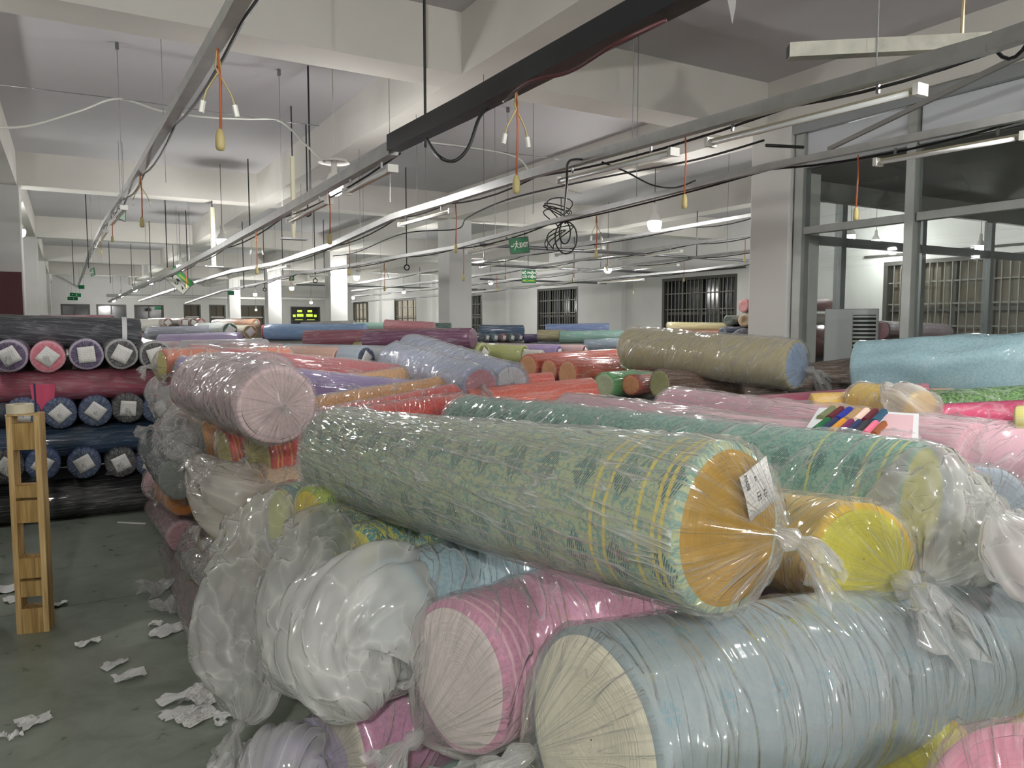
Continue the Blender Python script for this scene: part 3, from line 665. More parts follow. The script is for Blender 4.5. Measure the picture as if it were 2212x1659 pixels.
cable(smooth_path([rail_at('B',1050)+Vector((0,0,-.05)),Zp(1035,255,2.36),Zp(1012,318,2.25),Zp(980,348,2.2),Zp(945,335,2.22),rail_at('B',920)+Vector((0,0,-.05))]),.006,WIRE,'black cable looping under the black rail')
cable(smooth_path([Zp(1300,350,2.55),Zp(1350,370,2.5),Zp(1410,400,2.5),Zp(1460,405,2.5),rail_at('D',1500)+Vector((0,0,.03))]),.005,WIRE,'thin black cable from the fluorescent lamp to the second rail')
m=MB(); m.tube(smooth_path([rail_at('C',1258),Zp(1228,350,2.45),Zp(1224,400,2.3),T(1218,470,6.2)]),.006,6); random.seed(9)
c0=T(1215,476,6.2)
for k in range(6):
    a1=rt*(.07+.025*random.random()); a2=Vector((0,0,.07+.06*random.random())); o_=Vector((0,.02*k,-.02*k+(.09 if k<4 else -.05)))-rt*.03+rt*.05*random.random()
    m.tube([c0+o_+a1*math.cos(t*PI/9+k)+a2*math.sin(t*PI/9)+a1*.5*math.sin(2*t*PI/9+k) for t in range(19)],.005,5)
for (w,h,ox) in ((.075,.18,.02),(.15,.26,.03)):
    m.tube([c0+Vector((0,0,-.01))+rt*(ox+w*.6*math.sin(t*PI/9))+Vector((0,0,-h*(1-math.cos(t*PI/9))/2)) for t in range(19)],.006,5)
tag(m.build('cable_coil',WIRE,smooth=True),'tangled coil of black cable hanging in the middle of the hall','cable')
# loose aluminium channel, rod, cords at the top right
root=empty('hanging_channel',Zp(1703,112,2.62),'loose grey aluminium channel hanging crosswise at the top right','channel')
a=Zp(1703,112,2.62); b=Zp(2135,90,2.62)
MB().bar((0,0,0),b-a,.05,.05).build('channel_body',plain('dusty_aluminium','b5b4a8',.45,.5,var=.3,vs=20),root)
u=(b-a).normalized(); MB().bar(u*-.003,u*.002,.038,.038).build('end_shade',BLACKM,root)  # black plate on the solid bar stands for shade inside a hollow end
MB().tube([(b-a)*.87,(b-a)*.87+Vector((0,0,SLB-2.62))],.006,6).build('hanger_rod',plain('brass_rod','b8a988',.4,.6),root)
MB().box((0,0,0),(.12,.01,.03),Matrix.Translation((b-a)*.97)).build('bolt_plate',BLACKM,root)
o=MB().bar(Xp(2330,60,4.2),Xp(1790,322,5.0),.02,.03).build('strap',plain('grey_strap','8d8c88',.5)); tag(o,'grey strap stretched diagonally in front of the office head rail','strap')
cable([Xp(1735,318,4.9),Xp(1655,314,4.5)],.012,BLACKM,'short black tube at the top of the right pillar')
cable(smooth_path([Zp(1650,303,2.9),Zp(1560,330,2.8),Zp(1470,352,2.8),Zp(1280,388,2.8),Zp(1100,430,2.8),Zp(1010,470,2.8),Zp(985,495,2.8),Zp(870,505,2.8),Zp(770,545,2.8),Zp(720,553,2.8)]),.008,WIRE,'black conduit running along the long beam past the wide pillar')
# plastic scrap at the very top
me=MB(); p=Zp(1560,0,2.75)
me.v=[tuple(p+Vector(q)) for q in ((0,0,.2),(.09,.01,.2),(.085,.02,-.0),(.05,0,-.07),(.015,-.01,-.0),(.05,.03,.05))]; me.f=[[0,1,5],[1,2,5],[2,3,5],[3,4,5],[4,0,5]]
o=me.build('plastic_scrap',film('bag',.3)); tag(o,'clear plastic scrap hanging at the top edge','plastic')
# ---------------------------------------------------------------- signs
GREEN=plain('sign_green','0f7a4a',.4); SGW=plain('sign_white','eef2e6',.4); SGY=plain('sign_yellow','b8d23a',.4)
def board(P,yaw,roll_,w,h,label,mat=GREEN,hang=None,frame=True,name='sign',cat='sign'):
    root=empty(name,P,label,cat); root.rotation_euler=(0,roll_,yaw)
    MB().box((-w/2,-.006,-h/2),(w/2,.006,h/2)).build('panel',mat,root)
    if frame:
        m=MB(); t=.006
        m.box((-w/2-t,-.008,h/2),(w/2+t,.008,h/2+t)).box((-w/2-t,-.008,-h/2-t),(w/2+t,.008,-h/2)).box((-w/2-t,-.008,-h/2),(-w/2,.008,h/2)).box((w/2,-.008,-h/2),(w/2+t,.008,h/2)); m.build('frame',DARK,root)
    if hang:
        bpy.context.view_layer.update(); Mi=(Matrix.Translation(P)@root.rotation_euler.to_matrix().to_4x4()).inverted()
        for sx in (-1,1):
            a_=Vector((sx*w*.35,0,h/2+.006)); wp=Mi.inverted()@a_; top=wp+Vector((0,0,hang)) if hang<1 else Vector((wp.x,wp.y,SLB)); MB().tube([a_,Mi@top],.003,5).build('hanger',STEEL,root)
    return root
FM=lambda x,z,rz=0: Matrix.Translation((x,-.0075,z))@Matrix.Rotation(PI/2,4,'X')@Matrix.Rotation(rz,4,'Z')
def runner(root,x,z,s,mat=SGW):
    m=MB(); y=-.0075
    def q(pts):
        b=len(m.v); 
        for a_,c_ in pts: m.v.append((x+a_*s,y,z+c_*s))
        m.f.append(list(range(b,b+len(pts))))
    q([(math.cos(t*PI/4)*.09+.05,math.sin(t*PI/4)*.09+.42) for t in range(8)])
    q([(-.06,.3),(.1,.32),(.08,-.02),(-.08,0)]); q([(-.04,.3),(-.3,.22),(-.32,.05),(-.26,.06),(-.23,.18),(-.04,.22)])
    q([(.08,.3),(.28,.12),(.24,.08),(.06,.2)]); q([(-.08,0),(.04,0),(-.14,-.3),(-.2,-.5),(-.27,-.48),(-.22,-.28)]); q([(-.02,0),(.08,-.02),(.2,-.2),(.36,-.22),(.36,-.28),(.14,-.28)])
    m.build('pictogram',mat,root)
def arrow(root,x,z,s,mat=SGW):
    m=MB(); y=-.0075
    m.v=[(x+a_*s,y,z+c_*s) for a_,c_ in ((-.5,0),(-.1,.3),(-.1,.12),(.4,.12),(.4,-.12),(-.1,-.12),(-.1,-.3))]; m.f=[[0,1,2,5,6],[2,3,4,5]]; m.build('arrow',mat,root)
P=rail_at('D',1122); t=dep(P); w=40*t/F; h=32*t/F; P=Vector((P.x,P.y,T(1121,530,t).z))
r_=board(P,math.radians(-24),math.radians(-6),w,h,'green EXIT sign with a white arrow and running figure, in the middle',hang=.04)
arrow(r_,-w*.37,-h*.02,w*.2); runner(r_,-w*.15,0,h*.62); txt('EXIT',h*.42,FM(w*.25,0),SGW,r_,bold=.002).scale=(.68,1,1)
P=rail_at('F',1143); t=dep(P); w=30*t/F; h=27*t/F; P=Vector((P.x,P.y,T(1144,597,t).z))
r_=board(P,math.radians(-22),0,w,h,'green department sign with white letters and a yellow last line',hang=.05)
txt('BỘ PHẬN',h*.26,FM(0,h*.27),SGW,r_,bold=.003); txt('CƠ ĐIỆN',h*.26,FM(0,-h*.04),SGW,r_,bold=.003); txt('MECHANIC',h*.2,FM(0,-h*.34),SGY,r_,bold=.001)
# tilted green and white board
P=T(387,606,13.4); k=13.4/F
r_=board(P,math.radians(-30),math.radians(42),52*k,34*k,'tilted board with a green heading and black pictures on white, hung from a rail',mat=SGW,hang=2)
m=MB().box((-26*k,-.009,5*k),(26*k,-.0065,17*k)); m.build('heading',plain('bright_green','2fae57',.4),r_); 
m=MB().box((-8*k,-.0105,7.5*k),(20*k,-.0092,12*k)); m.build('heading_text',SGY,r_)
random.seed(3); m=MB()
for g in (-17,-1,15):
    for j in range(7):
        x=(g+random.uniform(-4,4))*k; z=(-4+random.uniform(-6,5))*k; M_=Matrix.Translation((x,-.008,z))@Matrix.Rotation(random.uniform(-1,1),4,'Y'); m.box((-2.6*k,-.001,-.8*k),(2.6*k,.001,.8*k),M_)
m.build('pictures',BLACKM,r_)
for (x,y,t,w,h,yaw,rl,lb,ex) in ((200,588,17,16,17,-60,-12,'green sign with a pale figure beside the left rail',1),(176,620,24,14,8,-40,0,'small green sign right of the left rail end',0),(163,637,27,24,8,-30,5,'upper of the two far green exit signs at the end of the left rail',1),(157,645,29,22,7,-30,2,'lower of the two far green exit signs at the end of the left rail',1),(630,600,19,11,13,-30,0,'small green sign by the third white pillar',1),(499,633,26,13,9,-30,0,'tiny green sign left of the curtained windows',0),(341,666,31,15,6,-30,0,'bright green sign over the pale distant roll',0)):
    k=t/F; r_=board(T(x,y,t),math.radians(yaw),math.radians(rl),w*k,h*k,lb,hang=2,frame=False)
    if ex: arrow(r_,-w*k*.25,0,h*k*.5); runner(r_,w*k*.1,0,h*k*.7)
k=8.6/F; r_=board(T(264,459,8.6),math.radians(55),math.radians(8),20*k,32*k,'pale green sign seen edge-on under the left rail',mat=plain('pale_green','8fae9a',.5),hang=2)
# ---------------------------------------------------------------- floor things
def paper(px,py,s,label,asp=1.4,rot=0,cr=.25,mat=None,name='paper_scrap',cat='paper',hgt=.02):
    P=Zp(px,py,.004); sd=hash_s(label)*.013; n=8; vs=[]
    c,si=math.cos(rot),math.sin(rot)
    for i in range(n):
        for k in range(n):
            a=(i/(n-1)-.5); b=(k/(n-1)-.5)
            e=1+cr*NZ(Vector((a*4+sd,b*4,0)))*1.4
            x=a*s*asp*e+ .3*s*b*NZ(Vector((sd,1,0))); y=b*s*e*(1-.5*max(0,a)*cr*2)
            z=max(0.001,hgt*(.35+1.3*NZ(Vector((a*3.1+sd,b*3.3,2)))+.5*abs(NZ(Vector((a*9,b*9,sd))))))
            vs.append((x*c-y*si,x*si+y*c,z))
    fs=[(i*n+k,i*n+k+1,(i+1)*n+k+1,(i+1)*n+k) for i in range(n-1) for k in range(n-1)]
    me=bpy.data.meshes.new(name); me.from_pydata(vs,[],fs); l=me.uv_layers.new(name='uv'); uvv=[]
    for f_ in fs:
        for q in f_: uvv+=[(q//n)/(n-1),(q%n)/(n-1)]
    l.data.foreach_set('uv',uvv); o=link(name,me,mat or plain('white_paper','dcdcda',.7),None,smooth=False); o.location=P
    so=o.modifiers.new('thick','SOLIDIFY'); so.thickness=.001; so.offset=1
    return tag(o,label,cat,'scraps on the floor')
PAP=[(190,1389,.07,'small torn white paper scrap alone on the floor right of the wooden frame',1.6,.3),(246,1437,.08,'folded paper scrap between the wooden frame and the paper pile',1.5,.5),(281,1463,.1,'crumpled pinkish white paper square in the middle of the floor',1.3,.2),
(366,1362,.12,'flat white paper strip beside the pallet corner',1.6,.6),(337,1350,.05,'tiny crumpled paper just above the flat strip',1.4,0),(75,1559,.09,'crumpled paper scrap at the lower left',1.3,.4),(34,1592,.045,'tiny paper bit at the lower left edge',1.2,.2),
(388,1508,.1,'paper scrap left of the printed paper pile',1.6,-.1),(402,1536,.09,'long paper strip under the printed pile',2.2,.1),(464,1463,.08,'paper scrap tucked against the hanging plastic bag',1.5,.4),(490,1547,.06,'torn paper beside the bag knot',1.6,-.3),(478,1563,.04,'tiny paper flake under the bag knot',1.2,0),
(525,1620,.05,'small paper triangle near the bottom of the picture',1.4,.3),(500,1648,.1,'paper strip at the bottom edge',1.8,.5),(14,1275,.13,'crumpled white papers at the left edge',1.5,.1),(34,1296,.08,'paper scrap behind the wooden frame base',1.4,.3),(120,1308,.08,'grey crumpled scrap just right of the wooden frame',1.4,.2),(5,1592,.03,'paper crumb at the far left',1,0)]
for q in PAP: paper(q[0],q[1],q[2],q[3],q[4],q[5])
paper(440,1508,.15,'large printed paper of the pile beside the hanging bag',1.2,.9,.15,paper_mat(),hgt=.05)
paper(422,1548,.13,'printed paper square in front of the pile',1.1,.5,.1,paper_mat())
for q in ((345,1278,.17,'dirty clear plastic ring on the floor by the pallet'),(372,1316,.15,'crumpled clear plastic bag on the floor by the pallet')): paper(*q,1.3,.4,.6,film('bag',.35),'plastic_scrap','plastic',hgt=.07)
o=MB().bar(Zp(255,1128,.01),Zp(315,1131,.01),.018,.01).build('white_strip',WHT); tag(o,'thin white strip on the floor before the dark stack','strip')
# upright wooden runner
WD=wood_mat('8a6a3a','c9a86a'); WD2=wood_mat('a8824a','dcc08a')
P=Zp(72,1368,0); yaw=math.radians(-14)
root=empty('wooden_frame',P,'tall narrow plywood frame standing upright on the floor at the left','frame'); root.rotation_euler=(0,0,yaw)
w=.155; dpt=.10; H=1.17
for s in (-1,1): MB().box((s*w/2-(.028 if s>0 else 0),0,0),(s*w/2+(.028 if s<0 else 0),dpt,H)).build('upright',WD2,root,bevel=.002)
iw=w/2-.0285
for z0,z1,nm in ((0,.135,'block'),(.20,.285,'block'),(.30,.41,'block'),(.60,.72,'block'),(.735,.80,'block'),(.99,1.13,'block')):
    MB().box((-iw,.004,z0),(iw,dpt-.01,z1)).build(nm,WD,root)
MB().box((-w/2,-.006,1.171),(w/2,dpt,1.18)).build('top_board',WD2,root)
a=P+Vector((-.01,.05,1.181)); o=empty('tape_roll',a,'cream roll of tape lying on top of the wooden frame','tape')
MB().lathe([(.03,0),(.062,0),(.063,.002),(.063,.045),(.062,.048),(.03,.048),(.03,0)],n=32).build('tape_winding',plain('cream_tape','d9cfb4',.5),o,smooth=False)
MB().lathe([(.0285,.001),(.0295,.001),(.0295,.047),(.0285,.047),(.0285,.001)],n=24).build('core',plain('card_core','a58a62',.8),o)
o=MB().tube([a+Vector((.07,.0,.0)),a+Vector((.068,.03,.15))],.005,6).build('pen',plain('dark_blue_pen','1b2350',.4)); tag(o,'dark blue pen standing behind the tape roll on the wooden frame','pen')
# pallets under the near pile
PW=wood_mat('8f7350','c2a47c'); PR=plain('red_block','7a2a20',.7,var=.2)
def pallet(x,y,w,d,yaw,label):
    root=empty('pallet',(x,y,0),label,'pallet','wooden pallets under the near pile'); root.rotation_euler=(0,0,yaw)
    for k in range(5): a=d*k/5; MB().box((0,a+.01,.118),(w,a+d/5-.015,.14)).build('deck_board',PW,root,bevel=.003)
    for k in range(3):
        y0=(d-.1)*k/2
        for j in range(3): x0=(w-.12)*j/2; MB().box((x0,y0,.022),(x0+.12,y0+.1,.1175)).build('block',PR if k==0 and j==0 else PW,root,bevel=.003)
        MB().box((0,y0,0),(w,y0+.1,.0215)).build('bottom_board',PW,root,bevel=.002)
pallet(.56,4.32,1.15,1.1,0,'wooden pallet with a red end block, nearest along the aisle')
pallet(.58,5.6,1.15,1.2,0,'wooden pallet at the far end of the near pile, by the dark stack')
o=MB().box((.55,3.86,0),(1.1,3.98,.03)).build('board',PW,bevel=.003); tag(o,'short wooden board end sticking out under the plastic bags','board')
# ---------------------------------------------------------------- the rolls
U=Vector((0,1,0))
G_TOP='rolls on top of the near pile'; G_END='rolls of the near pile facing the aisle'; G_L='rolls of the dark stack'; G_B='rolls stacked in the background'
def NR(*a,**k): return roll(*a,**k)
def FR(label,A,B,r,col,edge=None,wrap=1,pat='plain',col2=None,kind='long',ks=0,lab=None,group=G_B,res=.8,**k):
    return roll(label,A,B,r,fabric(col,col2,pat,wrap,kind),edgecloth(edge or col,1),near=False,ksize=ks,lab=lab,group=group,res=res,**k)
# --- top foreground
NR('large green patterned roll with an ochre end, lying across the top of the near pile',T(1578,1140,1.58),T(735,978,3.02),.181,fabric('a3ab84','6c9187','floral',stripes=(.035,.055,.10,.195,.235),scol='dcc24e'),edgecloth('a9821f'),kind='diag',milk=.13,knot=(-.085,-.02,.07),ksize=.10,lab=(-.07,.075,.10),labtxt=(('MADE',.04,.035,.013),('132',.012,-.01,.016),('IPA',.01,.03,.008),('5.21',-.01,-.015,.012)),labrot=-.35,group=G_TOP,res=2.0,wrk=.007,sagg=.01)
NR('huge pale blue roll with a cream end and faint diamonds, under the ochre ended roll',T(1272,1600,1.56),T(2230,1362,2.45),.228,fabric('8e9a9c','80929a','diamond'),edgecloth('efe8d2'),kind='ring',milk=.07,knot=(.10,-.06,.09),ksize=.13,group=G_END,res=1.7,rB=.20,wrk=.006)
A=T(985,1465,1.97); NR('pink roll with a white end, left of the huge pale blue roll',A,along(A,14,1.9,-.02),.198,fabric('cf92ac','c2809e','mottle',stripes=(.03,.06,.09),scol='e8b7c6'),edgecloth('eadbd8'),milk=.13,knot=(.03,-.13,.10),ksize=.10,loose=.015,group=G_END,res=1.3,kind='body')
A=T(855,1345,2.22); NR('light blue roll with a crumpled milky bag over its end',A,along(A,16,1.8,-.01),.19,fabric('a6c3cd','8fb2bf','mottle'),edgecloth('cfd8d8'),milk=.2,tail=[(T(775,1345,2.12),.19),(T(735,1420,2.06),.16),(T(785,1510,2.04),.10),(T(800,1535,2.04),.02)],ksize=0,group=G_END,res=1.3)
A=Xp(770,1225,.82); NR('yellow ended roll with teal pattern, wedged above the light blue roll',A,along(A,14,1.7),.15,fabric('3f8f92','c2c05a','floral',stripes=(.05,.08),scol='d8cf55'),edgecloth('e0d764'),milk=.1,knot=(.03,0,.05),ksize=.06,group=G_END)
A=Xp(705,1195,.76); NR('dark green patterned roll with film hanging from its end',A,along(A,13,1.8),.165,fabric('456f50','a3a25c','floral'),edgecloth('4a6a3c'),milk=.14,tail=[(T(668,1270,2.44),.15),(T(640,1370,2.36),.12),(T(655,1450,2.3),.10),(T(680,1495,2.28),.03)],ksize=0,group=G_END,res=1.3)
A=Xp(668,1135,.74); NR('bright yellow ended roll with lime green cloth, behind the dark green one',A,along(A,12,1.8),.145,fabric('aebb3e','8aa23a','floral'),edgecloth('e6cf48'),milk=.12,knot=(0,-.03,.06),ksize=.06,group=G_END)
A=Xp(615,1140,.72); NR('teal roll with a pale yellow end inside the longest hanging bag',A,along(A,12,1.9,-.02),.17,fabric('4f938c','3d7f7c','mottle',stripes=(.03,.05),scol='c9cf70'),edgecloth('d6d96e'),milk=.09,tail=[(T(575,1225,2.85),.18),(T(540,1340,2.68),.16),(T(530,1440,2.58),.15),(T(535,1520,2.5),.08),(T(520,1560,2.46),.025)],ksize=.09,group=G_END,res=1.5)
A=Xp(548,1075,.74); NR('beige roll in loose draped film under the red rolls',A,along(A,11,1.9,-.01),.165,fabric('cdb294','bda07e','mottle'),edgecloth('c9a888'),milk=.15,tail=[(T(500,1075,3.5),.15),(T(455,1040,3.6),.10),(T(425,1000,3.7),.05)],ksize=.08,group=G_END,res=1.2,tint=(1,.95,.9))
A=Xp(556,986,.78); NR('red roll with a yellow end, right one of the red pair facing the aisle',A,T(1000,908,4.6),.165,fabric('d4544a','b83c3c','mesh',stripes=(.03,.05,.10),scol='e09a62'),edgecloth('dfd38c'),milk=.08,knot=(.02,0,.03),ksize=.04,group=G_END,res=1.2)
A=Xp(486,984,.76); NR('red roll with a yellow end, left one of the red pair facing the aisle',A,T(985,880,5.3),.165,fabric('d4605a','c24a44','mesh',stripes=(.03,.05,.10),scol='e0a468'),edgecloth('ded084'),milk=.1,knot=(.02,0,.05),ksize=.05,group=G_END)
A=Xp(440,950,.74); NR('orange brown roll with a milky film cone on its end',A,T(1010,850,5.7),.16,fabric('c98f4c','a8743a','mesh'),edgecloth('cfd0c4'),milk=.16,knot=(0,-.03,.13),ksize=.07,group=G_END)
A=Xp(405,915,.72); NR('orange roll whose milky bag is tied at the aisle, next to the beige tube',A,T(905,828,6.4),.155,fabric('cf9850','b07c40','mesh'),edgecloth('c9c8bc'),milk=.2,tail=[(T(385,945,5.0),.14),(T(390,975,4.7),.10),(T(425,990,4.4),.04)],ksize=.09,group=G_END)
NR('short thick mauve pink roll in crumpled film at the left top of the near pile',T(600,876,3.2),T(430,832,4.75),.166,fabric('dcc2c4','d2b4b8','mottle'),edgecloth('c9b3b2'),kind='bag',milk=.15,knot=(-.02,0,.02),ksize=.035,group=G_TOP,res=1.4,wrk=.014,loose=.03,lump=.004,tint=(1,.95,.96))
NR('second mauve pink roll just behind the thick one',T(585,828,3.85),T(440,815,5.1),.15,fabric('dcc2c6','d2b4b8','mottle'),edgecloth('c9b3b2'),kind='bag',milk=.2,ksize=0,group=G_TOP,tint=(1,.95,.97))
NR('purple roll partly under the mauve pink rolls',T(385,812,5.6),T(960,868,6.0),.14,fabric('8c78ae','806ea6'),edgecloth('c4bcd0'),kind='long',milk=.14,ksize=.05,group=G_TOP)
NR('rose red roll with a white end, rearmost of the near pile',T(405,783,5.9),T(1000,835,6.6),.14,fabric('bd5f66','ab5058','mottle'),edgecloth('d9d4d0'),kind='long',milk=.12,ksize=.05,group=G_TOP)
A=Xp(350,790,.60); NR('small roll with yellow and red edge at the top left corner of the near pile',A,along(A,12,1.0),.12,fabric('cf6a3a'),edgecloth('d9d070'),milk=.22,knot=(0,0,.08),ksize=.07,group=G_END)
A=Xp(378,872,.64); NR('peach roll tilting down toward the aisle, below the purple roll',A,along(A,15,1.2,.0),.12,fabric('d9ad90','cf9c7c','mottle'),edgecloth('d8b094'),milk=.14,tail=[(T(355,868,5.9),.10),(T(340,840,5.9),.08),(T(350,815,5.9),.03)],ksize=.06,group=G_END)
A=Xp(362,920,.62); NR('small green ended roll beside the dark stack',A,along(A,12,1.2),.10,fabric('4f7a4a'),edgecloth('b9c9a8'),milk=.25,knot=(.02,0,.1),ksize=.09,group=G_END)
NR('grey green roll slanting down along the aisle face',T(392,1035,4.6),T(335,965,6.3),.12,fabric('7f8a86','6f7a76'),edgecloth('8a908a'),kind='long',milk=.2,ksize=.05,group=G_END)
NR('roll with a bright orange end low on the aisle face',T(397,1080,5.1),T(348,1050,6.4),.105,fabric('d08030'),edgecloth('d9821f'),milk=.1,ksize=.03,group=G_END)
NR('pinkish white roll in bunched film at the far corner of the near pile',T(345,1045,6.0),T(345,1020,7.0),.12,fabric('d9a9b0'),edgecloth('d9b9bc'),milk=.25,knot=(0,.0,.1),ksize=.14,group=G_END)
NR('mauve pink ended roll just above the far pallet',T(398,1160,4.95),T(340,1095,6.7),.10,fabric('c79aa4','b98a96'),edgecloth('c48f98'),kind='long',milk=.14,ksize=.03,group=G_END)
A=Xp(462,1130,.70); NR('yellow edged magenta roll low on the aisle face',A,along(A,12,1.2),.12,fabric('c23f78','a83468'),edgecloth('e0d890'),milk=.12,knot=(0,0,.05),ksize=.07,group=G_END)
A=Xp(500,1150,.72); NR('coral roll in film beside the yellow edged magenta one',A,along(A,12,1.2),.12,fabric('e0584a'),edgecloth('e46a58'),milk=.14,knot=(0,-.02,.06),ksize=.07,group=G_END)
A=Xp(425,1165,.68); NR('small cream and yellow roll end above the red block pallet',A,along(A,12,1.2),.11,fabric('e0a070'),edgecloth('e6dc9c'),milk=.2,tail=[(T(430,1200,4.6),.11),(T(450,1235,4.35),.09),(T(455,1270,4.25),.03)],ksize=.05,group=G_END)
NR('long mauve grey roll lying along the aisle on the pallet',T(488,1430,3.65),T(385,1185,5.6),.13,fabric('93807f','857170','rib'),edgecloth('9a8a88'),kind='long',milk=.07,ksize=.04,group=G_END)
A=Xp(520,1200,.80); NR('orange brown roll in the dark gap behind the longest hanging bag',A,along(A,10,1.6),.14,fabric('c88a4a'),edgecloth('d9c09a'),milk=.12,ksize=.04,group=G_END)
A=Xp(535,1290,.80); NR('salmon roll behind the longest hanging bag',A,along(A,10,1.6),.15,fabric('cf8a80'),edgecloth('dccfc4'),milk=.12,ksize=.04,group=G_END)
A=Xp(640,1480,.82); NR('cream ended roll between the two hanging bags near the bottom',A,along(A,12,1.6),.11,fabric('c9746e'),edgecloth('e2d8bc'),milk=.12,ksize=0,group=G_END)
A=Xp(705,1440,.82); NR('salmon pink roll in the gap beside the crumpled milky bag',A,along(A,12,1.6),.12,fabric('d07a80','c26a72'),edgecloth('d08a84'),milk=.08,tail=[(T(745,1500,2.5),.10),(T(735,1560,2.4),.07),(T(720,1600,2.4),.03)],ksize=0,group=G_END,tint=(1,.88,.88))
A=T(738,1612,2.28); NR('lower pink roll with a cream end at the bottom of the picture',A,along(A,10,1.8),.165,fabric('c68aac','b97c9c','mottle'),edgecloth('efe6d4'),milk=.14,knot=(.02,-.04,.05),ksize=.12,group=G_END,res=1.2)
NR('lavender roll in loose film at the bottom left of the pile',T(640,1700,2.25),along(T(640,1700,2.25),35,1.4,.0),.14,fabric('a79cc2','9a8fb8'),edgecloth('b9aecb'),milk=.2,tail=[(T(600,1660,2.15),.13),(T(585,1700,2.1),.08)],ksize=0,group=G_END,tint=(.96,.94,1))
NR('second large green roll with a pale yellow end, behind the ochre ended one',T(1992,1082,2.45),T(1010,925,4.25),.187,fabric('7fa894','4f8f84','floral',stripes=(.04,.07,.13,.30),scol='c6c26a'),edgecloth('c2c05e'),kind='body',milk=.15,tail=[(T(2045,1130,2.3),.17),(T(2040,1200,2.2),.12),(T(1998,1252,2.14),.03)],ksize=.12,group=G_TOP,res=1.5,wrk=.012,loose=.012)
NR('yellow roll with a crumpled knot, between the two green rolls',T(1868,1208,2.03),T(1570,1140,2.9),.152,fabric('d8b22c','cfa01c'),edgecloth('cbc43a'),kind='body',milk=.14,knot=(-.06,-.05,.06),ksize=.16,group=G_TOP,res=1.2,loose=.01)
NR('light pink roll directly behind the second green roll',T(1960,1030,2.95),T(1225,910,4.6),.165,fabric('e0b0bc','d8a2b2'),edgecloth('eec0cc'),kind='long',milk=.2,ksize=0,group=G_TOP,loose=.02,res=1.1)
NR('light pink roll holding the swatch card, second behind the green roll',T(2110,1000,3.2),T(1450,893,4.85),.165,fabric('dfa9b8','d296a8'),edgecloth('eec0cc'),kind='long',milk=.2,ksize=0,group=G_TOP,loose=.02,res=1.1)
NR('broad light pink roll with shiny creases at the right edge',T(2480,1050,2.9),T(1975,982,3.5),.19,fabric('e0b0be','d69cae'),edgecloth('eec0cc'),kind='body',milk=.16,ksize=0,group=G_TOP,loose=.02,wrk=.016,res=1.2)
NR('grey blue roll end right of the pale yellow end',T(2130,1112,2.55),T(1850,1060,3.9),.16,fabric('a8b4c0','98a5b2'),edgecloth('a9b5c0'),kind='body',milk=.1,ksize=.04,group=G_TOP)
NR('pale pink roll in a puffed white bag at the right edge',T(2262,1200,1.85),T(2600,1150,2.3),.11,fabric('d6c0c6'),edgecloth('dccace'),milk=.35,tail=[(T(2200,1185,1.8),.09),(T(2165,1140,1.8),.05),(T(2150,1110,1.8),.02)],ksize=.07,group=G_TOP)
NR('pink roll in the bottom right corner, closest to the viewer',T(2255,1835,1.0),T(2500,1900,1.7),.155,fabric('dc9aac'),edgecloth('d98fa4'),milk=.12,knot=(0,-.08,.03),ksize=.03,group=G_TOP,res=1.2)
NR('yellow roll under the huge pale blue roll',T(2015,1690,1.8),T(1700,1640,2.7),.165,fabric('c9a428','d9b83a'),edgecloth('c9c24a'),milk=.08,knot=(0,-.02,.04),ksize=.04,group=G_END)
NR('darker yellow roll further right under the pale blue roll',T(2200,1590,2.25),T(1960,1560,3.3),.15,fabric('c9a83a'),edgecloth('cdb85a'),milk=.1,ksize=.03,group=G_END)
NR('navy roll in the dark gap at the bottom under the pale blue roll',T(1790,1740,1.85),T(1640,1660,2.7),.15,fabric('1e2a62'),edgecloth('39427a'),milk=.12,ksize=.03,group=G_END)
# --- middle of the pile
NR('long olive roll with a light blue end, resting high at the right',T(1722,788,5.3),T(1362,752,6.4),.172,fabric('b8ae86','a89e74'),edgecloth('a3bad8'),kind='body',loose=.015,milk=.14,knot=(-.05,-.03,.05),ksize=.13,group=G_TOP)
FR('big light blue roll without film at the right edge',T(1852,798,4.95),T(2420,798,4.1),.185,'98b6be',edge='9ab6bc',wrap=.35,pat='mottle',col2='8aaab4',group=G_TOP,res=1.8,rB=.215,lump=.03,kind='bag')
FR('brown roll with an olive end, under the olive roll',T(1425,830,5.7),T(1640,838,6.3),.12,'745a48','98995a',pat='mottle',col2='5c4436',group=G_TOP)
FR('dark brown roll between the olive and the big light blue roll',T(1600,850,5.7),T(1900,812,5.6),.16,'66503e',pat='mottle',col2='4c3a2c',kind='diag',group=G_TOP)
FR('bright green roll with a pale end',T(1305,832,6.3),T(1500,812,7.8),.11,'5fb068','b5c49a',group=G_TOP)
FR('small orange ended roll between the green and the brown roll',T(1362,832,6.3),T(1460,825,7.4),.085,'c85a3c','d98f55',group=G_TOP)
FR('rust red roll with an orange end, leftmost of three',T(1140,793,7.0),T(1400,775,8.2),.125,'c4553c','d99a62',pat='mesh',col2='a8432e',group=G_TOP)
FR('rust red roll with an orange end, middle of three',T(1186,800,6.8),T(1420,790,8.0),.105,'c4553c','d99a62',pat='mesh',col2='a8432e',group=G_TOP)
FR('rust red roll with an orange end, rightmost and longest of three',T(1226,808,6.5),T(1500,800,7.6),.125,'c4553c','d99a62',pat='mesh',col2='a8432e',group=G_TOP)
FR('coral roll tip under the blue filmed pair',T(1195,834,6.1),T(980,850,6.0),.115,'e2705f',pat='mesh',col2='d0584c',group=G_TOP)
FR('larger coral roll tip, directly above the second green roll',T(1280,852,5.6),T(1010,880,5.3),.13,'e2745f',pat='mesh',col2='d25f50',group=G_TOP)
